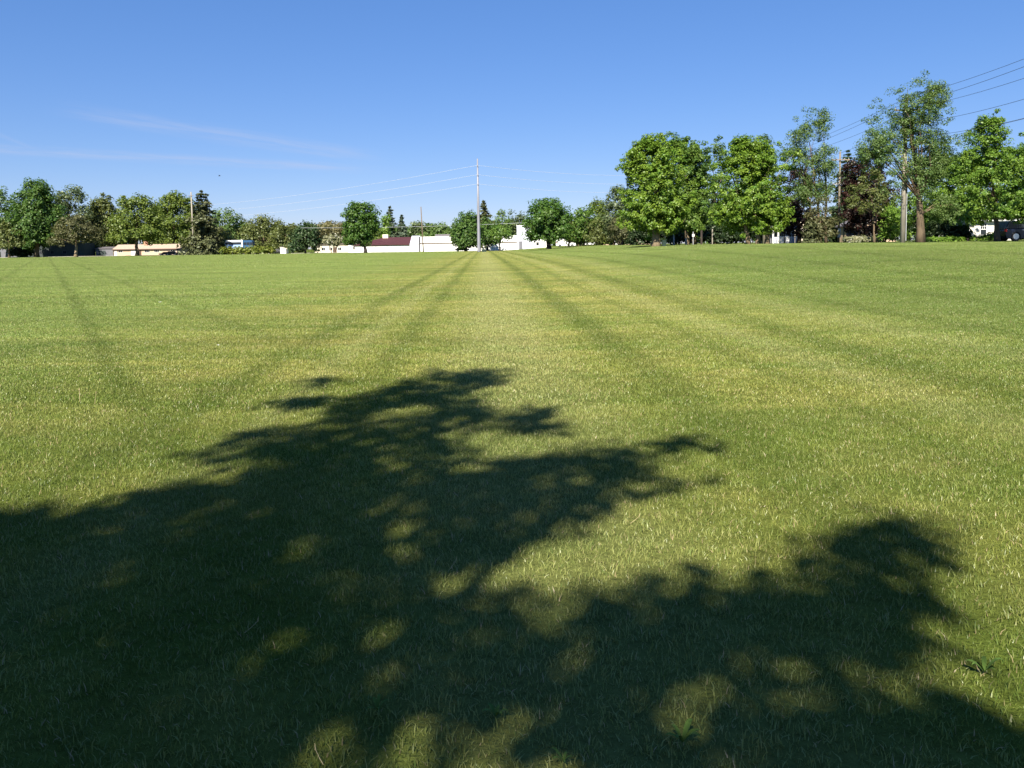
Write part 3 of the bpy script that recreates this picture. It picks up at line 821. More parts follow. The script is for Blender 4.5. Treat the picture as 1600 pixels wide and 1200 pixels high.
tree('leafy_tree', 'bright green tree cut by the right edge of the picture', 1630, 67, 215, 350, 62, 'fresh', 'bark_dark', 'oval', dens=2.2, seed=43, gap=.16, core=.5, clump=.85, lobes=[(1595,262,34,40),(1605,312,44,34),(1578,330,26,18)])
conifer('small_fir', 'small ragged fir shrub at the foot of the airy tall tree', 1266, 96, 344, 384, 15, 'spruce', seed=8, levels=12, wild=.4, cat='shrub')
# hedges and shrubbery in the shade
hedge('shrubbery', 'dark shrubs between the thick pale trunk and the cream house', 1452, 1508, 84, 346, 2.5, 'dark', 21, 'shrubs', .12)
def wood(label, px0, px1, d, top, leaf, seed):
    o = hedge('woodland', label, px0, px1, d, top, 14.0, leaf, seed, 'woods', .10); o['kind'] = 'stuff'
    for c_ in o.children: c_['kind'] = 'stuff'
wood('distant woods behind the houses at the far left', -80, 345, 345, 350, 'maple2', 31)
wood('distant woods behind the bus and the cream cottage', 330, 560, 350, 354, 'olive', 32)
wood('distant woods above the white building roofs', 560, 740, 400, 353, 'elm', 33)
wood('distant woods beyond the middle row of trees', 730, 1010, 380, 346, 'maple2', 34)
wood('distant woods behind the big trees at the right', 985, 1700, 190, 330, 'deep', 35)
hedge('hedge', 'clipped yellow green hedge in front of the blue and white bus', 344, 426, 276, 386, 2.2, 'hedge', 1, wob=.08)
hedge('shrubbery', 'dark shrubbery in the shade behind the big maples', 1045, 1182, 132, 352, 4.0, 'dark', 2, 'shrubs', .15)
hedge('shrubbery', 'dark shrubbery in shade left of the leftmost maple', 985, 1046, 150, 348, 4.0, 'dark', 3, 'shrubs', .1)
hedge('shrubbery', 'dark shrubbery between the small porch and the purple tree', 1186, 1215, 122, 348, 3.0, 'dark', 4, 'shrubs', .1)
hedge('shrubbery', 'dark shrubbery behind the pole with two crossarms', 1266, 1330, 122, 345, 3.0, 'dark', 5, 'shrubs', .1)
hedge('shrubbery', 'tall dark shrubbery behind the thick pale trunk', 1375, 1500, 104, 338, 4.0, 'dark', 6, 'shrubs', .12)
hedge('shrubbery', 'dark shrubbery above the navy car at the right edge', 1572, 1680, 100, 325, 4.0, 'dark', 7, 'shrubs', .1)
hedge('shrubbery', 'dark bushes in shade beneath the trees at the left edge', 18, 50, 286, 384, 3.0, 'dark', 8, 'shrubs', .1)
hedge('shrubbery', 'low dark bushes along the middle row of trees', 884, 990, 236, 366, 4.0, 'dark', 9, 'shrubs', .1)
hedge('shrub_bed', 'white flecked low shrubs before the dark fence on the right', 1322, 1374, 95, 368, 1.6, 'pale_shrub', 10, 'shrubs', .2)
hedge('shrub_bed', 'low bright weeds around the foot of the thick pale trunk', 1442, 1502, 77, 374, 1.6, 'fresh', 11, 'shrubs', .2)
hedge('shrub_bed', 'small garden shrubs along the wall of the cream house', 1514, 1568, 86, 368, 1.0, 'fresh', 12, 'shrubs', .3)

# ------------------------------------------------------------------ buildings
def window(parent, x0, x1, z0, z1, y, frame='white', bars=1):
    m = MB(); t = min(.09, (x1 - x0) * .12)
    m.box(x0, x1, y - .06, y + .02, z0, z0 + t); m.box(x0, x1, y - .06, y + .02, z1 - t, z1)
    m.box(x0, x0 + t, y - .06, y + .02, z0 + t, z1 - t); m.box(x1 - t, x1, y - .06, y + .02, z0 + t, z1 - t)
    for i in range(bars):
        xm = x0 + (x1 - x0) * (i + 1) / (bars + 1)
        m.box(xm - .03, xm + .03, y - .055, y + .02, z0 + t, z1 - t)
    fr = m.build('window', M[frame], parent)
    MB().box(x0 + t, x1 - t, y - .02, y + .015, z0 + t, z1 - t).build('pane', M['glass'], fr)
    return fr
def gable_x(m, x0, x1, y0, y1, z0, z1, over=.4):
    """pitched roof with its ridge along x"""
    ym = (y0 + y1) / 2
    m.prism_x([(y0 - over, z0 - .12), (ym, z1 - .12 + .0), (y1 + over, z0 - .12), (y1 + over, z0 + .06), (ym, z1 + .12), (y0 - over, z0 + .06)], x0 - over, x1 + over)
def gable_wall(m, x0, x1, y0, y1, z0, z1, ridge):
    ym = (y0 + y1) / 2
    m.prism_x([(y0, z0), (y1, z0), (y1, z1), (ym, ridge - .15), (y0, z1)], x0, x1)

# tan house, far left
d = 300.0
xa, xb = G(178, d).x, G(281, d).x
h = thing('tan_house', 'long low peach house with tan roof beyond the yellow green tree', 'house', (0.5 * (xa + xb), d, 0))
zE, zR = ZT(230, 389.2, d), ZT(230, 382, d)
m = MB(); gable_wall(m, xa, xb, d, d + 9, -.3, zE, zR); m.build('wall', M['peach'], h)
m = MB(); gable_x(m, xa, xb, d, d + 9, zE, zR); rf = m.build('roof', M['tan_roof'], h)
MB().box(xa - .4, xb + .4, d - .5, d - .41, zE - .3, zE + .08).build('gutter', M['brown_trim'], rf)
xc = G(222.5, d).x
MB().box(xc - .6, xc + .6, d + 3, d + 4, zR - .8, zR + 1.2).build('chimney', M['brick'], rf)
for a_, b_ in ((226, 234.5), (241, 249), (267, 275)):
    window(h, G(a_, d).x, G(b_, d).x, 1.05, 2.35, d, 'white', 2)
window(h, G(185, d).x, G(192, d).x, 1.2, 2.1, d, 'white', 1)
g = MB().box(G(205, d).x, G(214, d).x, d - .05, d + .02, 0, 2.1).build('garage_door', M['white'], h)
MB().box(G(218, d).x, G(221, d).x, d - .05, d + .02, 0, 2.2).build('door', M['brown_trim'], h)
MB().box(G(179, d).x, G(183, d).x, d - .07, d + .02, 0, 2.3).build('shutter_panel', M['white'], h)
# neighbour house
d2 = 315.0
xa, xb = G(281.5, d2).x, G(300, d2).x
h = thing('small_house', 'small white walled house right of the tan house, partly hidden by the spruce', 'house', ((xa + xb) / 2, d2, 0))
zE, zR = ZT(290, 389, d2), ZT(290, 382, d2)
m = MB(); gable_wall(m, xa + 1.8, xb, d2, d2 + 8, -.3, zE, zR); m.build('wall', M['white'], h)
m = MB(); gable_x(m, xa + 1.8, xb, d2, d2 + 8, zE, zR, .3); m.build('roof', M['tan_roof'], h)
m = MB().box(xa, xa + 1.77, d2 + 1, d2 + 6, -.3, zE - .4); m.build('shaded_gable', M['grey_wall'], h)  # grey block for a gable end in shade, the shade given as colour
window(h, xa + 3, xa + 3.9, 1.1, 2.1, d2, 'brown_trim', 1)
# grey and dark buildings far left
def shed(name, label, px0, px1, d, top, wall, roof, depth=8, roofh=.7):
    xa, xb = G(px0, d).x, G(px1, d).x
    z = ZT((px0 + px1) / 2, top, d)
    z0 = G((px0 + px1) / 2, d).z
    h = thing(name, label, 'building', ((xa + xb) / 2, d, z0))
    m = MB(); gable_wall(m, xa, xb, d, d + depth, z0 - .3, z - roofh, z); m.build('wall', M[wall], h)
    m = MB(); gable_x(m, xa, xb, d, d + depth, z - roofh, z, .3); m.build('roof', M[roof], h)
    return h, xa, xb, z - roofh, z0
h, xa, xb, ze, z0 = shed('grey_house', 'grey walled house in shade at the left edge of the picture', -40, 27, 296, 374, 'grey_wall', 'slate')
MB().box(xa + 8.5, xa + 9.6, 295.94, 296.02, z0, z0 + 2.1).build('door', M['dark_wall'], h)
h, xa, xb, ze, z0 = shed('dark_house', 'long dark green house in shade behind the pale lit trunk', 44, 132, 298, 376, 'dark_wall', 'slate')
for u in (.18, .4, .62, .82):
    window(h, xa + (xb - xa) * u, xa + (xb - xa) * u + 1.3, z0 + 1.0, z0 + 2.2, 298, 'grey_wall', 1)
h, xa, xb, ze, z0 = shed('grey_garage', 'low grey garage directly left of the tan house', 150, 177, 304, 386, 'grey_wall', 'slate', roofh=.5)
MB().box(xa + 1, xa + 3.6, 303.94, 304.02, z0, z0 + 2.0).build('garage_door', M['dark_wall'], h)
# low cream house behind the pale shrub
d = 292.0
xa, xb = G(492, d).x, G(545, d).x
h = thing('cream_cottage', 'low cream cottage half hidden behind the pale multi-stemmed shrub', 'house', ((xa + xb) / 2, d, 0))
zE, zR = ZT(515, 382, d), ZT(515, 376, d)
m = MB(); gable_wall(m, xa, xb, d, d + 9, -.3, zE, zR); m.build('wall', M['cream'], h)
m = MB(); gable_x(m, xa, xb, d, d + 9, zE, zR); m.build('roof', M['tanroof2'], h)
for u in (.2, .42, .68):
    window(h, xa + (xb - xa) * u, xa + (xb - xa) * u + 1.3, .8, 2.0, d, 'white', 1)
MB().box(xa + (xb - xa) * .56, xa + (xb - xa) * .56 + 1.0, d - .05, d + .02, 0, 2.05).build('door', M['brown_trim'], h)
# white building with the maroon roof
d = 280.0
xa, xb, xc, xd_ = G(544, d).x, G(640, d).x, G(656, d).x, G(571, d).x
h = thing('maroon_roofed_building', 'long white building with sloping maroon roof, left of the leaning pole', 'building', ((xa + xc) / 2, d, 0))
zE, zR = ZT(600, 382.6, d), ZT(600, 370.5, d)
MB().box(xa, xd_ - .3, d, d + 12, -.4, zE).build('wall', M['white'], h)
MB().box(xd_ - .3, xd_ + .3, d + .05, d + 12, -.4, zE).build('wall_joint', M['brown_trim'], h)
MB().box(xd_ + .3, xc - .4, d, d + 12, -.4, zE).build('wall', M['white'], h)
x1 = xd_ + 2.2
m = MB()
m.v += [(xa + 2, d - .3, zE), (xb, d - .3, zE), (xb, d + 7, zR), (x1 + 3.2, d + 7, zR), (xa + 2, d + 12, zE), (xb, d + 12, zE)]
m.f += [(0, 1, 2, 3), (1, 5, 2), (2, 5, 4, 3), (0, 3, 4), (0, 4, 5, 1)]
rf = m.build('roof', M['maroon'], h)
MB().box(xa + 2, xb, d - .42, d - .3, zE - .15, zE + .2).build('fascia', M['maroon'], rf)
m = MB().prism_x([(d - .1, zE), (d + 8, zE), (d + 7, zR + .35), (d + 6.6, zR + .35)], xb + .1, xc - .5); m.build('pale_gable', M['white_cool'], h)
MB().box(xc - .4, xc - .05, d - .1, d + 7, -.4, zR).build('downpipe', M['grey_wall'], h)
window(h, G(552, d).x, G(554.5, d).x, 1.1, 2.2, d, 'brown_trim', 0)
MB().box(xd_ + 5.0, xd_ + 6.9, d + 6.2, d + 7.4, zR - .3, zR + 1.0).build('chimney', M['cream'], h)
# flat white building with the tower
xa, xb = G(657, d).x, G(856, d).x
h = thing('flat_white_building', 'long flat roofed white building behind the tall steel pole with square tower', 'building', ((xa + xb) / 2, d, 0))
zL = ZT(700, 380.5, d); zT = ZT(700, 369.3, d)
xk = G(742, d).x
MB().box(xa, xb, d, d + 20, -.5, zL).build('lower_wall', M['white'], h)
MB().box(xa, xb - 9.5, d - .12, d + 20, zL + .003, zL + .28).build('band', M['brown_trim'], h)
MB().box(xa, xb - 9.5, d + .08, d + 20, zL + .285, zT).build('upper_wall', M['white'], h)
xt0, xt1 = G(808, d).x, G(831, d).x
zTT = ZT(820, 353, d); z0 = G(820, d).z
tw = MB().box(xt0, xt1, d - .35, d + 5, z0 - .3, zTT).build('tower', M['white_cool'], h)
MB().box(xt0 - .12, xt1 + .12, d - .47, d + 5.12, zTT + .003, zTT + .22).build('coping', M['white'], tw)
MB().box(xt1 + .02, xb, d - .1, d + 12, zL + .003, zL + 1.5).build('parapet', M['white'], h)
MB().box(G(811, d).x, G(816.5, d).x, d - .42, d - .3, z0, z0 + 2.7).build('door', M['grey_wall'], h)
window(h, G(838, d).x, G(842, d).x, z0 + 1.2, z0 + 3.0, d - .0, 'brown_trim', 0)
MB().box(G(677, d).x, G(701, d).x, d + 8, d + 11, zT + .005, zT + .85).build('roof_unit', M['slate'], h)
for u in (800, 794):
    MB().box(G(u, d).x - .18, G(u, d).x + .18, d - .06, d + .0, zL + 1.1, zL + 1.45).build('vent', M['grey_wall'], h)
# brick row seen between the trunks
d = 246.0
xa, xb = G(934, d).x, G(1016, d).x
zb_ = float(hgt((xa + xb) / 2, d))
h = thing('brick_house', 'low orange brick house glimpsed between trunks left of the big maples', 'house', ((xa + xb) / 2, d, zb_))
MB().box(xa, xb, d, d + 8, zb_ - .6, zb_ + 2.5).build('wall', M['peach'], h)
m = MB(); gable_x(m, xa, xb, d, d + 8, zb_ + 2.5, zb_ + 4.2); m.build('roof', M['slate'], h)
for u in (.25, .45, .62, .83):
    window(h, xa + (xb - xa) * u, xa + (xb - xa) * u + 1.4, zb_ + .8, zb_ + 2.0, d, 'white', 1)
MB().box(xa + 5, xa + 6, d - .05, d + .02, zb_, zb_ + 2.1).build('door', M['white'], h)
# small porch house between maple and purple tree
d = 118.0
xa, xb = G(1206, d).x, G(1246, d).x
z0 = float(hgt((xa + xb) / 2, d))
h = thing('porch_house', 'small dark roofed house with porch and white posts between maple and purple tree', 'house', ((xa + xb) / 2, d, z0))
MB().box(xa, xb, d + 1.2, d + 7, z0 - .3, z0 + 2.2).build('wall', M['grey_wall'], h)
m = MB(); gable_x(m, xa, xb, d, d + 7, z0 + 2.2, z0 + 3.3, .2); m.build('roof', M['slate'], h)
for px_ in (1208, 1216, 1236, 1244):
    x = G(px_, d).x; MB().box(x - .1, x + .1, d, d + .2, z0 - .2, z0 + 2.15).build('porch_post', M['white'], h)
window(h, G(1222, d).x, G(1228, d).x, z0 + .9, z0 + 1.9, d + 1.2, 'white', 1)
MB().box(G(1231, d).x, G(1235, d).x, d + 1.14, d + 1.22, z0, z0 + 2.0).build('door', M['white_cool'], h)
for a_, b_ in ((1208.8, 1215.5), (1236.6, 1243.5)):
    m = MB()
    x0_, x1_ = G(a_, d).x, G(b_, d).x
    m.box(x0_, x1_, d + .05, d + .13, z0 + .85, z0 + .95)
    for i in range(6):
        xx = x0_ + (x1_ - x0_) * (i + .5) / 6; m.box(xx - .025, xx + .025, d + .06, d + .12, z0 - .05, z0 + .85)
    m.build('railing', M['white_cool'], h)
# white gable wall of the neighbour
d = 126.0
xa, xb = G(1234, d).x, G(1262, d).x
z0 = float(hgt(xa, d))
h = thing('white_gabled_house', 'sunlit white gable wall peeping out below the purple tree', 'house', ((xa + xb) / 2, d, z0))
xm = (xa + xb) / 2
MB().prism_y([(xa, z0 - .3), (xb, z0 - .3), (xb, z0 + 2.4), (xm, z0 + 4.0), (xa, z0 + 2.4)], d, d + 8).build('wall', M['cream'], h)
m = MB().prism_y([(xa - .3, z0 + 2.25), (xm, z0 + 4.02), (xb + .3, z0 + 2.25), (xb + .3, z0 + 2.42), (xm, z0 + 4.22), (xa - .3, z0 + 2.42)], d - .3, d + 8.3); m.build('roof', M['slate'], h)
window(h, xm - .5, xm + .5, z0 + 1.1, z0 + 2.2, d, 'white', 1)
# grey garage / fence and pink gable behind purple tree
d = 106.0
xa, xb = G(1322, d).x, G(1352, d).x
z0 = float(hgt(xa, d))
h = thing('board_fence', 'dark grey board fence between the crossarm pole and the wide purple tree', 'fence', ((xa + xb) / 2, d, z0))
nbd = 16
for i in range(nbd):
    x0_ = xa + (xb - xa) * i / nbd
    MB().box(x0_ + .01, x0_ + (xb - xa) / nbd - .012, d + (i % 2) * .008, d + .04, z0 - .1, z0 + 1.85 + .02 * ((i * 7) % 3)).build('board', M['grey_wall'], h)
MB().box(xa, xb, d + .06, d + .12, z0 + 1.4, z0 + 1.5).build('rail', M['grey_wall'], h)
MB().box(xa, xb, d + .06, d + .12, z0 + .4, z0 + .5).build('rail', M['grey_wall'], h)
d = 112.0
xa, xb = G(1345, d).x, G(1400, d).x
z0 = float(hgt(xa, d))
h = thing('pink_gabled_house', 'pale pink walled house in dappled shade under the wide purple tree', 'house', ((xa + xb) / 2, d, z0))
xm = (xa + xb) / 2
MB().prism_y([(xa, z0 - .3), (xb, z0 - .3), (xb, z0 + 2.3), (xm, z0 + 3.4), (xa, z0 + 2.3)], d, d + 8).build('wall', M['peach'], h)
MB().prism_y([(xa - .3, z0 + 2.2), (xm, z0 + 3.42), (xb + .3, z0 + 2.2), (xb + .3, z0 + 2.4), (xm, z0 + 3.6), (xa - .3, z0 + 2.4)], d - .3, d + 8.3).build('roof', M['slate'], h)
window(h, xm - 1.6, xm - .5, z0 + .9, z0 + 2.0, d, 'white', 1); window(h, xm + .6, xm + 1.7, z0 + .9, z0 + 2.0, d, 'white', 1)
# cream house at the right
d = 91.0
xa, xb = G(1511, d).x, G(1590, d).x
z0 = float(hgt(xa, d))
h = thing('cream_house', 'cream sided house with white trim and paned window left of the navy car', 'house', ((xa + xb) / 2, d, z0))
zE, zR = z0 + 2.35, z0 + 3.6
m = MB(); gable_wall(m, xa, xb, d, d + 8, z0 - .3, zE, zR); m.build('wall', M['cream_pale'], h)
m = MB(); gable_x(m, xa, xb, d, d + 8, zE, zR, .4); rf = m.build('roof', M['brown_roof'], h)
MB().box(xa - .4, xb + .4, d - .52, d - .41, zE - .16, zE + .02).build('gutter', M['white'], rf)
for px_ in (1512.5, 1556):
    x = G(px_, d).x; MB().box(x - .1, x + .1, d - .03, d + .05, z0 - .1, zE - .02).build('corner_board', M['white'], h)
for i in range(11):
    z = z0 + .1 + i * .2
    MB().box(xa + .02, xb - .02, d - .018, d + .01, z, z + .185).build('siding_board', M['cream_pale'], h)
wx0, wx1 = G(1531, d).x, G(1540, d).x
m = MB()
m.box(wx0 - .08, wx0, d - .08, d + .02, z0 + .62, z0 + 2.02); m.box(wx1, wx1 + .08, d - .08, d + .02, z0 + .62, z0 + 2.02)
m.box(wx0, wx1, d - .08, d + .02, z0 + .62, z0 + .7); m.box(wx0, wx1, d - .08, d + .02, z0 + 1.94, z0 + 2.02); m.box(wx0, wx1, d - .07, d + .02, z0 + 1.28, z0 + 1.34)
for i in (1, 2):
    xx = wx0 + (wx1 - wx0) * i / 3; m.box(xx - .02, xx + .02, d - .065, d + .02, z0 + 1.34, z0 + 1.94)
m.box(wx0, wx1, d - .06, d + .02, z0 + 1.62, z0 + 1.66)
wf = m.build('window', M['white'], h)
MB().box(wx0, wx1, d - .03, d + .015, z0 + .7, z0 + 1.28).build('pane', M['glass'], wf)
MB().box(wx0, wx1, d - .03, d + .015, z0 + 1.34, z0 + 1.94).build('pane', M['glass'], wf)
MB().box(G(1563, d).x, G(1567, d).x, d - .05, d + .02, z0 + .5, z0 + 2.1).build('door', M['dark_wall'], h)

# ------------------------------------------------------------------ vehicles
def wheel(parent, x, y, z, r, side):
    m = MB(); m.tube([(x, y, z), (x, y + .22 * side, z)], r, 16); tw = m.build('wheel', M['tyre'], parent)
    m = MB(); m.tube([(x, y - .012 * side, z), (x, y + .02 * side, z)], r * .62, 12); m.build('rim', M['chrome'], tw)
def car(name, label, px, d, length, height, paint, kind='car', dirx=1, cat='car', width=1.8, group=None, z=None):
    """px: left end of the vehicle; seen from its side"""
    x0 = G(px, d).x
    z0 = float(hgt(x0 + length / 2, d)) if z is None else z
    t = thing(name, label, cat, (x0 + length / 2, d + width / 2, z0), group)
    X = (lambda u: x0 + u * length) if dirx > 0 else (lambda u: x0 + (1 - u) * length)
    Z = lambda v: z0 + v * height
    if kind == 'suv':
        low = [(0.0, .30), (.005, .50), (.02, .60), (.64, .60), (.70, .58), (.96, .50), (.995, .42), (1.0, .28), (.98, .12), (.02, .12)]
        cab = [(.012, .60), (.04, .80), (.075, .96), (.11, .99), (.50, 1.0), (.56, .97), (.685, .60)]
        wins = [[(.065, .63), (.09, .92), (.21, .94), (.21, .63)], [(.235, .63), (.235, .94), (.39, .945), (.39, .63)], [(.415, .63), (.415, .945), (.545, .925), (.645, .63)]]
        wr = .235
    elif kind == 'van':
        low = [(0, .2), (0, .55), (.86, .55), (.985, .46), (1, .2), (.97, .13), (.03, .13)]
        cab = [(0, .55), (.01, .97), (.04, 1.0), (.68, 1.0), (.74, .95), (.875, .55)]
        wins = [[(.5, .6), (.5, .88), (.64, .88), (.64, .6)], [(.67, .6), (.67, .88), (.73, .88), (.84, .6)]]
        wr = .17
    else:
        low = [(0, .32), (.005, .60), (.12, .66), (.72, .64), (.97, .54), (1, .36), (.98, .2), (.02, .2)]
        cab = [(.08, .645), (.24, .96), (.30, 1.0), (.55, 1.0), (.60, .96), (.76, .63)]
        wins = [[(.17, .68), (.28, .93), (.41, .94), (.41, .68)], [(.43, .68), (.43, .94), (.57, .93), (.69, .68)]]
        wr = .24
    m = MB()
    def outline(pts): 
        q = [(X(u), Z(v)) for u, v in pts]
        return q
    m.prism_y(outline(low), d, d + width); m.prism_y(outline(cab), d + .1, d + width - .1)
    b = m.build('body', M[paint], t)
    bev = b.modifiers.new('bevel', 'BEVEL'); bev.width = .045; bev.segments = 2
    for wn in wins:
        m = MB().prism_y(outline(wn), d + .085, d + .098); m.build('window', M['glass'], t)
    r = wr * height if kind != 'car' else .32
    for u in (.19, .81):
        wheel(t, X(u), d - .012, z0 + r, r, 1); wheel(t, X(u), d + width + .012, z0 + r, r, -1)
    m = MB().box(min(X(.97), X(.99)), max(X(.97), X(.99)), d - .012, d + .25, Z(.42), Z(.5)); m.build('headlight', M['chrome'], t)
    m = MB().box(min(X(-.003), X(.02)), max(X(-.003), X(.02)), d - .012, d + .2, Z(.46), Z(.58)); m.build('tail_light', M['lamp_red'], t)
    if kind == 'suv':
        for u in (.30, .5):
            MB().box(min(X(u), X(u + .035)), max(X(u), X(u + .035)), d - .03, d + .01, Z(.53), Z(.55)).build('door_handle', M['chrome'], t)
        MB().box(min(X(.12), X(.5)), max(X(.12), X(.5)), d + .16, d + .21, Z(1.0) + .04, Z(1.0) + .08).build('roof_rail', M['chrome'], t)
    return t
car('parked_suv', 'dark navy vehicle cut by the right edge, parked by the cream house', 1571, 74, 4.9, 1.85, 'navy', 'suv', 1, 'car', 1.95)
car('parked_car', 'dark car parked before the right end of the tan house', 258, 296, 4.4, 1.45, 'black_car', 'car', 1)
car('parked_car', 'low dark car parked under the tan house windows, left of the other', 247.5, 297.5, 4.2, 1.2, 'black_car', 'car', -1, group=None)
car('parked_car', 'dark car beside the right end of the clipped hedge', 424, 284, 4.5, 1.6, 'black_car', 'car', 1)
car('delivery_van', 'white van right of the broad oak', 869, 232, 5.6, 2.2, 'white_car', 'van', 1, 'van', 2.0)
car('delivery_van', 'white van between the trunks of the middle row', 914, 232, 3.6, 2.0, 'white_car', 'van', -1, 'van', 1.9)
car('parked_car', 'white car parked before the brick house, left one', 935, 238, 4.4, 1.6, 'white_car', 'car', 1)
car('parked_car', 'white and blue car parked before the brick house, right one', 970, 238, 4.2, 1.5, 'white_car', 'car', -1)
car('parked_car', 'dark car in the shade of the dense tree beside the steel pole', 711, 268, 4.6, 1.5, 'black_car', 'car', 1)
# coach bus
d = 290.0
x0, x1 = G(352, d).x, G(396, d).x
zb_ = ZT(370, 391, d); zt = ZT(370, 375.5, d)
zb_ = -0.0
t = thing('coach_bus', 'blue and white bus parked behind the clipped hedge', 'bus', ((x0 + x1) / 2, d + 1.25, 0))
L_ = x1 - x0
m = MB().prism_y([(x0, .45), (x0, zt - .25), (x0 + .25, zt), (x1 - 1.0, zt), (x1 - .35, zt - .35), (x1, 1.6), (x1, .45)], d, d + 2.5)
b = m.build('body', M['bus_blue'], t)
xs = x0 + L_ * .585
m = MB().box(x0 + .25, xs, d - .02, d + .01, .5, zt - 1.55); m.build('side_panel', M['bus_sky'], t)
m = MB().box(x0 + .2, xs - .05, d - .03, d + .01, zt - 1.5, zt - .75); m.build('window', M['glass'], t)
m = MB().box(x0 + .2, xs, d - .05, d + 2.45, zt - .6, zt + .06); m.build('roof_stripe', M['white'], t)
m = MB().box(xs, xs + .45, d - .06, d + .01, .5, zt + .2); m.build('pillar', M['white'], t)
for i in range(3):
    a_ = xs + .75 + i * 1.15
    m = MB().box(a_, a_ + 1.02, d - .03, d + .01, zt - 1.7, zt - .75); m.build('window', M['glass'], t)
for u in (.16, .8):
    wheel(t, x0 + L_ * u, d - .02, .5, .5, 1); wheel(t, x0 + L_ * u, d + 2.52, .5, .5, -1)

# ------------------------------------------------------------------ poles, wires
def catenary(a, b, sag, n=28):
    a, b = Vector(a), Vector(b)
    out = []
    for i in range(n + 1):
        f = i / n
        p = a.lerp(b, f); p.z -= sag * 4 * f * (1 - f)
        out.append(p)
    return out
def wire(label, pts, r, mat, group):
    t = thing('power_line', label, 'wire', pts[0], group)
    m = MB(); m.tube(pts, r, 5); m.build('cable', M[mat], t)
def wood_pole(label, px, d, top, r=.16, mat='pole_wood', arms=(), lean=0.0, sign=None):
    b = G(px, d); zt = ZT(px, top, d)
    t = thing('utility_pole', label, 'pole', b)
    m = MB(); m.tube([(b.x, b.y, b.z - .4), (b.x + lean * .5, b.y, (b.z + zt) / 2), (b.x + lean, b.y, zt)], [r, r * .85, r * .7], 10); m.build('post', M[mat], t, True)
    for (za, half, am) in arms:
        z = ZT(px, za, d)
        fx = lean * (z - b.z) / (zt - b.z)
        c = MB().box(b.x + fx - half, b.x + fx + half, d - r - .1, d - r + .02, z - .06, z + .06).build('crossarm', M[am], t)
        for s in (-.9, -.45, .45, .9):
            mm = MB(); mm.tube([(b.x + fx + s * half, d - r - .04, z + .06), (b.x + fx + s * half, d - r - .04, z + .24)], [.05, .035], 6); mm.build('insulator', M['insul'], c)
    if sign:
        z0_, z1_, sw = ZT(px, sign[0], d), ZT(px, sign[1], d), sign[2]
        MB().box(b.x - sw / 2, b.x + sw / 2, d - r - .05, d - r - .02, z1_, z0_).build('sign_plate', M['white'], t)
    return t, b, zt
# steel pole with three wires
d = 228.0
b = G(748.5, d); zt = ZT(745, 248, d)
t = thing('steel_pole', 'tall slender pale steel pole rising at the middle of the far edge', 'pole', b)
m = MB(); m.tube([(b.x, d, b.z - .4), (b.x, d, b.z + .5), (b.x, d, b.z + (zt - b.z) * .5), (b.x, d, zt)], [.52, .50, .34, .17], 14); m.build('shaft', M['steel'], t, True)
MB().box(b.x + .75, b.x + 2.0, d - .5, d + .5, b.z - .2, b.z + .75).build('base_box', M['green_bin'], t)
zs = [ZT(745, y_, d) for y_ in (259, 273.5, 288)]
for z in zs:
    mm = MB(); mm.tube([(b.x, d - .15, z), (b.x + .0, d - .75, z + .05)], [.07, .05], 6); mm.build('insulator', M['insul'], t)
lp = G(95, 440); rp = G(1150, 300)
for i, (z, nm) in enumerate(zip(zs, ('top', 'middle', 'bottom'))):
    zl = lp.z + 26.5 - i * 2.6 - 1.0
    zr = 28.2 - i * 2.9
    pts = catenary((lp.x, 440, zl), (b.x, d - .75, z + .05), 5.0) + catenary((b.x, d - .75, z + .05), (rp.x, 300, zr), 2.6)[1:]
    wire(nm + ' of the three pale wires crossing the sky at the steel pole', pts, .032, 'wire_al', 'wires on the steel pole')
for (pp, dd, hh, lb) in ((lp, 440, 27.0, 'steel pole hidden behind the trees at far left'), (rp, 300, 29.5, 'steel pole hidden behind the big maples')):
    t = thing('steel_pole', lb, 'pole', pp)
    m = MB(); m.tube([(pp.x, dd, pp.z - .4), (pp.x, dd, hh)], [.5, .17], 10); m.build('shaft', M['steel'], t, True)
wood_pole('wooden pole rising beside the brownish spruce on the left', 303, 282, 300, .30, 'pole_wood', ((306, 1.0, 'pole_dark'),), lean=.0)
wood_pole('bare leaning wooden pole in front of the flat white building', 661.5, 262, 323, .2, 'pole_dark', lean=-.45)
wl = P(470, 356, 262); wr = P(840, 347, 262)
wire('pale horizontal wire low across the trees at the leaning pole', catenary((wl.x, 262, wl.z), (wr.x, 262, wr.z), .5), .035, 'wire_al', None)
# distribution line on the right
A = []
for lbl, x, y, top_h in (('wooden pole beyond the right edge of the picture', 30.4, 34, 12.4), ('stout wooden pole left of the thick pale trunk', 34.3, 72, 12.4), ('wooden pole rising through the widest maple', 36.0, 117, 12.4)):
    z0 = float(hgt(x, y))
    t = thing('utility_pole', lbl, 'pole', (x, y, z0))
    m = MB(); m.tube([(x, y, z0 - .4), (x, y, z0 + 6), (x, y, z0 + top_h)], [.235, .19, .15], 10); m.build('post', M['pole_wood'], t, True)
    z = z0 + 11.4
    c = MB().box(x - 1.1, x + 1.1, y - .29, y - .17, z - .06, z + .06).build('crossarm', M['pole_dark'], t)
    for s in (-1.0, 0.45, 1.0):
        mm = MB(); mm.tube([(x + s, y - .23, z + .06), (x + s, y - .23, z + .26)], [.05, .035], 6); mm.build('insulator', M['insul'], c)
    if 'widest' in lbl:
        MB().box(x - .16, x + .16, y - .27, y - .235, z0 + 1.9, z0 + 2.4).build('sign_plate', M['white'], t)
    if 'stout' in lbl:
        MB().box(x + .2, x + .26, y - .1, y + .1, z0 + .2, z0 + 7).build('conduit', M['grey_post'], t)
    A.append((x, y, z0))
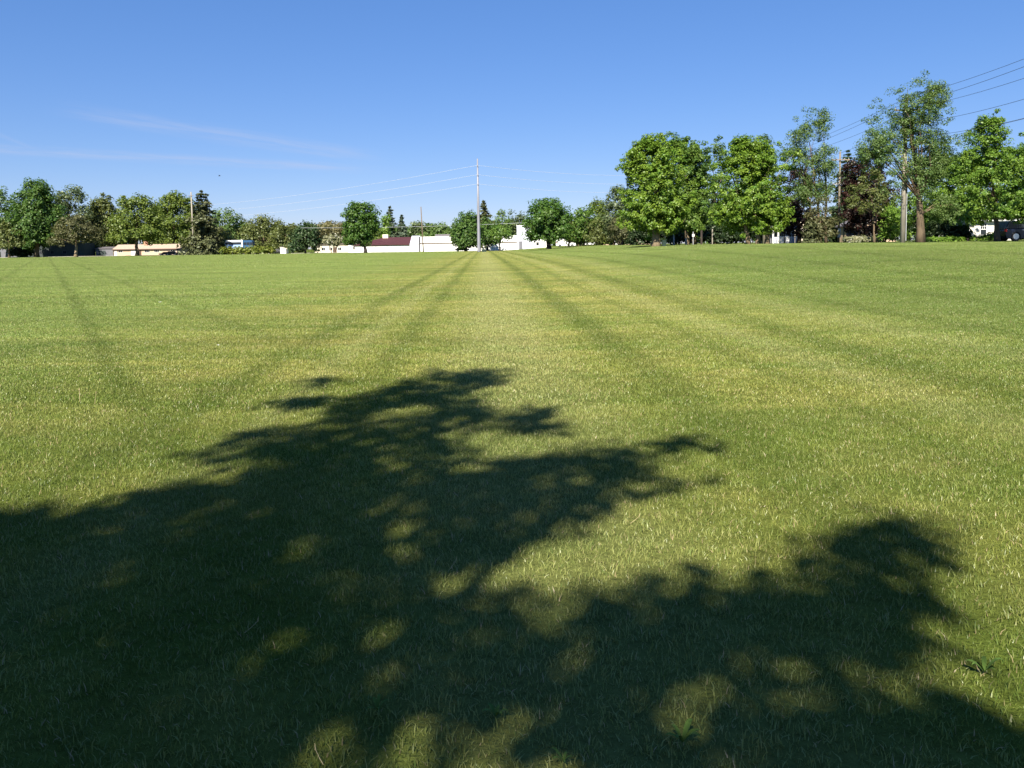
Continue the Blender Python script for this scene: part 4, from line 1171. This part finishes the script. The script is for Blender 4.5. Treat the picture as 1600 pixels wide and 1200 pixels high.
for nm, dx, dz, sag in (('uppermost dark wire at the upper right', 0.0, 12.5, .55), ('second dark wire from the top at the upper right', -1.0, 11.66, .55), ('third dark wire from the top at the upper right', 1.0, 11.66, .6),
                        ('fourth dark wire from the top at the upper right', .2, 10.2, .7), ('fifth dark wire from the top at the upper right', .2, 9.1, .8)):
    pts = []
    for (p, q) in ((A[0], A[1]), (A[1], A[2])):
        c = catenary((p[0] + dx, p[1] - .23, p[2] + dz), (q[0] + dx, q[1] - .23, q[2] + dz), sag, 20)
        pts += c if not pts else c[1:]
    wire(nm, pts, .014, 'wire_dk', 'wires on the right')
t, b2, zt2 = wood_pole('weathered wooden pole with two crossarms and white notice left of the purple tree', 1310, 106, 237, .15, 'pole_mid', ((250, 1.15, 'bark_pale'), (288, 1.0, 'grey_post')), sign=(357, 371, .38))
za = ZT(1310, 249, 106)
wire('dark wire sloping from the crossarm pole to the right edge', catenary((b2.x, 105.8, za + .2), (58, 62, 15.6), .7), .018, 'wire_dk', 'wires on the right')
t = thing('utility_pole', 'wooden pole beyond the right edge carrying the crossarm pole wire', 'pole', (58, 62, float(hgt(58, 62))))
MB().tube([(58, 62, .6), (58, 62, 15.8)], [.22, .14], 10).build('post', M['pole_wood'], t, True)

# ------------------------------------------------------------------ posts and bins under the trees
def post(name, label, px, d, top, wd, mat, cat='post', cap=True, group=None):
    b = G(px, d); z = ZT(px, top, d)
    t = thing(name, label, cat, b, group)
    m = MB(); m.tube([(b.x, d, b.z - .3), (b.x, d, z - .08), (b.x, d, z)], [wd / 2, wd / 2, wd * .36], 8); m.build('shaft', M[mat], t)
    return t, b, z
post('post', 'blue grey post between the leftmost maple and the ivy-clad trunk', 1053, 112, 352, .22, 'grey_post')
post('post', 'short pale post right of the ivy-clad trunk', 1072, 110, 372, .26, 'grey_post')
t, b, z = post('sign_post', 'thin post with small white plate behind the big maples', 1083, 114, 362, .12, 'grey_post', 'sign')
MB().box(b.x - .16, b.x + .16, 113.9, 113.93, b.z + 1.15, b.z + 1.5).build('plate', M['white'], t)
post('tree_stump', 'short weathered stump between the big maples', 1136, 108, 378.5, .28, 'bark_pale', 'stump')
post('post', 'dark post beside the short pale post', 1096, 112, 360, .3, 'bark_dark')
post('post', 'slim trunk-like post left of the widest maple', 1113, 110, 358, .16, 'pole_wood')
post('post', 'wooden post standing just right of the crossarm pole', 1318, 104, 346, .2, 'pole_wood')
def bin_(label, px, d, hh, wd, mat, group=None):
    b = G(px, d)
    t = thing('rubbish_bin', label, 'bin', b, group)
    m = MB(); m.prism_y([(b.x - wd * .42, b.z), (b.x + wd * .42, b.z), (b.x + wd / 2, b.z + hh * .88), (b.x - wd / 2, b.z + hh * .88)], d, d + wd); m.build('tub', M[mat], t)
    m = MB().prism_y([(b.x - wd * .54, b.z + hh * .885), (b.x + wd * .54, b.z + hh * .885), (b.x + wd * .4, b.z + hh), (b.x - wd * .4, b.z + hh)], d - .04, d + wd + .04); m.build('lid', M[mat], t)
bin_('dark rubbish bin on the lawn edge right of the leftmost maple', 1038, 102, .75, .5, 'green_bin')
bin_('white bin in front of the small porch, left one', 1222, 112, 1.0, .5, 'white')
bin_('white bin in front of the small porch, right one', 1231, 112, 1.0, .45, 'white')
# white open garage side seen beside the dark car by the hedge
xg, xh = G(438, 282).x, G(447, 282).x
t = thing('white_shed', 'little white shed between the hedge and the dark round evergreen', 'shed', ((xg + xh) / 2, 282, 0))
MB().prism_y([(xg, -.2), (xh, -.2), (xh, 1.5), (xg, 2.2)], 282, 285).build('wall', M['white'], t)
MB().prism_y([(xg - .15, 2.2), (xh + .15, 1.46), (xh + .15, 1.58), (xg - .15, 2.34)], 281.8, 285.2).build('roof', M['cream'], t)

# ------------------------------------------------------------------ the tree behind the camera whose shadow falls on the lawn
def inside(poly, x, y):
    c = np.zeros(len(x), bool); n = len(poly)
    for i in range(n):
        x1, y1 = poly[i]; x2, y2 = poly[(i + 1) % n]
        cond = ((y1 > y) != (y2 > y)) & (x < (x2 - x1) * (y - y1) / (y2 - y1 + 1e-12) + x1)
        c ^= cond
    return c
def gp(pts): return [ground_at(*p) for p in pts]
SHADE = [
    [(-700, 815), (0, 795), (60, 788), (110, 795), (150, 783), (205, 775), (250, 756), (310, 748), (365, 742), (400, 712), (372, 690), (365, 668), (420, 662), (490, 655), (520, 628), (570, 612), (640, 592), (690, 577), (722, 592), (740, 606),
     (735, 622), (762, 636), (750, 650), (730, 668), (700, 690), (715, 715), (760, 722), (830, 715), (905, 712), (990, 702), (1030, 742), (960, 758), (920, 788), (902, 815), (840, 838), (800, 850), (720, 862), (650, 890), (618, 925),
     (700, 938), (800, 930), (900, 918), (1050, 920), (1150, 902), (1250, 882), (1330, 842), (1400, 815), (1470, 822), (1505, 838), (1440, 862), (1400, 880), (1440, 915), (1455, 960), (1440, 1000), (1490, 1050), (1520, 1100), (1560, 1130), (1700, 1150), (1750, 1330), (-900, 1330)],
    [(700, 585), (742, 574), (798, 578), (790, 592), (745, 602)], [(440, 620), (470, 612), (530, 618), (520, 634), (450, 634)], [(470, 595), (500, 590), (526, 596), (500, 604)],
    [(300, 703), (345, 694), (395, 700), (390, 712), (330, 712)], [(760, 640), (820, 632), (880, 642), (830, 652), (770, 652)], [(780, 662), (850, 656), (875, 664), (800, 672)],
    [(830, 715), (930, 700), (1020, 690), (1100, 682), (1110, 690), (1020, 704), (960, 714)], [(905, 740), (1000, 735), (1035, 745), (980, 756)],
]
LIT = [[(420, 1170), (480, 1140), (560, 1150), (640, 1165), (740, 1155), (840, 1130), (930, 1130), (965, 1165), (960, 1290), (420, 1290)],
       [(800, 1060), (860, 1040), (930, 1080), (940, 1130), (860, 1130)], [(1060, 1080), (1100, 1045), (1170, 1060), (1185, 1110), (1120, 1120)],
       [(690, 700), (730, 685), (790, 690), (770, 705), (710, 715)], [(500, 845), (560, 835), (590, 865), (540, 885)], [(620, 760), (670, 750), (700, 775), (640, 785)],
       [(1340, 880), (1395, 872), (1425, 905), (1360, 915)], [(1320, 970), (1380, 985), (1400, 1010), (1330, 1000)]]
def shade_tree():
    rng = np.random.default_rng(77)
    polys = [gp(p) for p in SHADE]; lit = [gp(p) for p in LIT]
    n = 30000
    gx = rng.uniform(-9.5, 6.5, n); gy = rng.uniform(-5.0, 11.5, n)
    ok = np.zeros(n, bool)
    for p in polys: ok |= inside(p, gx, gy)
    hole = np.zeros(n, bool)
    for i_, p in enumerate(lit): hole |= inside(p, gx, gy) & (rng.uniform(0, 1, n) < (.97 if i_ == 0 else .75))
    fill = (gy < 1.95) & (((gx + 2.6) / 6.6) ** 2 + ((gy + 0.2) / 5.5) ** 2 < 1)
    thin = .5 + .5 * np.sin(gx * 3.1 + 1.3 * np.sin(gy * 2.3)) * np.sin(gy * 2.7 + 1.1 * np.sin(gx * 1.9 + .6))
    fine = .5 + .5 * np.sin(gx * 6.3 + 1.7 * np.sin(gy * 5.1 + .4)) * np.sin(gy * 8.7 + 1.4 * np.sin(gx * 4.3))
    up = np.clip((gy - 4.2) / 2.5, 0, 1)                      # thinner twigs towards the top of the crown
    ok &= rng.uniform(0, 1, n) < np.clip((.66 + .7 * thin) * (1 - up) + up * (.12 + .95 * fine), 0, 1)
    ok = (ok & ~hole & (gy >= 1.95)) | (fill & (rng.uniform(0, 1, n) < .7))
    ok &= (gx > -8.5)
    gx, gy = gx[ok], gy[ok]
    dens = len(gx) / (16.0 * 16.5) 
    sel = rng.permutation(len(gx))
    gx, gy = gx[sel] + rng.normal(0, .08, len(sel)), gy[sel] + rng.normal(0, .10, len(sel))
    wild = rng.uniform(0, 1, len(gx)) < .07
    gx = gx + wild * rng.normal(0, .30, len(gx)); gy = gy + wild * rng.normal(0, .16, len(gx))
    hh = np.clip(3.2 + (gy + 2.0) * 0.46, 3.2, 9.2) + rng.uniform(-.3, 2.2, len(gx))
    s = hh / math.sin(R(SUN_EL))
    cen = np.stack([gx - L.x * s, gy - L.y * s, hh], 1)
    nl = 9
    cr = np.full(len(cen), .20)
    ctr = np.array([-3.4, -5.0, 5.0])
    V = leaf_cloud(rng, cen, cr, nl, .088, ctr, 1.0, .66)
    base = Vector((-3.4, -5.6, 0.0))
    t = thing('shade_tree', 'leafy tree behind the viewer whose shadow lies across the near lawn', 'tree', base)
    mb = MB()
    trunk = [(base.x, base.y, -.3), (base.x, base.y, .4), (base.x + .05, base.y + .1, 1.8), (base.x - .05, base.y + .25, 3.4), (base.x + .1, base.y + .6, 5.0), (base.x + .25, base.y + 1.1, 6.6)]
    mb.tube(trunk, [.5, .36, .30, .26, .19, .1], 10)
    for i in range(46):
        c = Vector(cen[int(rng.integers(0, len(cen)))])
        k = 3 if c.z < 5.5 else (4 if c.z < 7.5 else 5)
        k = max(2, k - int(rng.integers(0, 2)))
        s0 = Vector(trunk[k]); q = s0.lerp(c, .5) + Vector((rng.uniform(-.3, .3), rng.uniform(-.3, .3), .35))
        mb.tube([s0, s0.lerp(q, .5), q, q.lerp(c, .55), c], [.10, .075, .05, .03, .012], 6)
    mb.build('trunk', M['bark'], t, True)
    finish('crown', np_mesh('crown', V, 4, [(0, 1, 2, 3)]), LM['maple'], t)
    print('shade clumps', len(cen), 'leaves', len(V) // 4)
shade_tree()

# ------------------------------------------------------------------ small things on the lawn
def weed(label, px, py, nl, size, seed):
    rnd = random.Random(seed)
    x, y = ground_at(px, py, .02)
    z = float(hgt(x, y))
    t = thing('broadleaf_weed', label, 'weed', (x, y, z), 'broadleaf weeds in the lawn')
    for i in range(nl):
        a = 2 * math.pi * i / nl + rnd.uniform(-.3, .3)
        ln = size * rnd.uniform(.7, 1.15); wd = ln * .34
        dx, dy = math.cos(a), math.sin(a)
        up = rnd.uniform(.6, 1.3)
        m = MB()
        rows = []
        for k in range(6):
            f = k / 5
            r = ln * f; zz = z + .02 + ln * up * math.sin(f * 2.0) * .75
            wv = wd * math.sin(math.pi * min(1, f * .93 + .07)) * (.9 if k < 5 else .1) * .5
            rows.append([(x + dx * r - dy * wv, y + dy * r + dx * wv, zz + wv * .35), (x + dx * r, y + dy * r, zz), (x + dx * r + dy * wv, y + dy * r - dx * wv, zz + wv * .35)])
        for k in range(5):
            for j in range(2):
                m.quad(rows[k][j], rows[k][j + 1], rows[k + 1][j + 1], rows[k + 1][j])
        m.build('leaf', M['weed'], t, True)
weed('broad leaved weed in sunlit grass near the lower right edge', 1538, 1050, 5, .06, 1)
weed('broad leaved weed deep in the shade at the bottom, right of centre', 1066, 1160, 6, .06, 2)
weed('broad leaved weed in shade at the bottom near the middle', 775, 1120, 5, .045, 3)
weed('small broad leaved weed in the lit patch at the bottom edge', 880, 1190, 5, .04, 4)
weed('small broad leaved weed at the bottom left in the shade', 590, 1110, 5, .04, 5)
def stalk(label, px, py, ln, ax, ay, r=.0022):
    x, y = ground_at(px, py, .02); z = float(hgt(x, y))
    t = thing('dry_stalk', label, 'dry stalk', (x, y, z), 'dry stalks in the lawn')
    m = MB(); m.tube([(x, y, z + .01), (x + ax * .5, y + ay * .5, z + ln * .55), (x + ax, y + ay, z + ln)], [r, r * .9, r * .6], 5); m.build('stem', M['straw'], t)
    m = MB(); m.tube([(x + ax, y + ay, z + ln * .98), (x + ax * 1.08, y + ay * 1.08, z + ln + .02)], [r * 1.8, r * .5], 5); m.build('seed_head', M['straw'], t)
stalk('upright dry stalk standing in the lawn at the left', 125, 628, .15, .0, .0, .0035)
stalk('fainter dry stalk right of the upright one at the left', 148, 630, .13, .02, .0, .002)
stalk('dry stalk leaning right in the shade at lower left', 382, 985, .05, .05, .02, .0013)
stalk('dry stalk leaning in the lit gap of the shadow', 700, 890, .06, .04, .02, .0013)
stalk('dry bent stalk in the lit grass at the right', 985, 815, .05, .05, .0, .0014)
stalk('straw lying in the lit patch at the bottom edge', 505, 1190, .04, -.03, .03, .0016)
def bloom(label, px, py, r):
    x, y = ground_at(px, py, .05); z = float(hgt(x, y))
    t = thing('white_blossom', label, 'flower', (x, y, z), 'white blossoms in the lawn')
    MB().tube([(x, y, z), (x, y, z + .06)], [.002, .002], 5).build('stem', M['weed'], t)
    m = MB()
    for k in range(7):
        a = k * 2 * math.pi / 7
        m.quad((x, y, z + .062), (x + r * .6 * math.cos(a - .35), y + r * .6 * math.sin(a - .35), z + .07), (x + r * math.cos(a), y + r * math.sin(a), z + .075 + .3 * r), (x + r * .6 * math.cos(a + .35), y + r * .6 * math.sin(a + .35), z + .07))
    m.build('petals', M['petal'], t)
bloom('white speck of a blossom in the lawn at left, farther one', 250, 473, .045)
bloom('white speck of a blossom in the lawn at left, nearer one', 341, 541, .022)
# bird in the sky
c = P(343, 275, 150)
t = thing('bird', 'tiny dark bird flying above the spruce on the left', 'bird', c)
m = MB(); m.tube([c + Vector((-.22, 0, 0)), c + Vector((-.1, 0, .03)), c + Vector((.08, 0, .02)), c + Vector((.2, 0, .03))], [.02, .06, .05, .015], 7); m.build('body', M['bird'], t)
for s in (-1, 1):
    m = MB(); m.quad(c + Vector((-.08, 0, .04)), c + Vector((.07, 0, .04)), c + Vector((.1, s * .3, .16)), c + Vector((-.02, s * .34, .15))); m.build('wing', M['bird'], t)

for o in bpy.data.objects:
    if 'off' in o: del o['off']
print('foliage triangles', TOTAL[0])
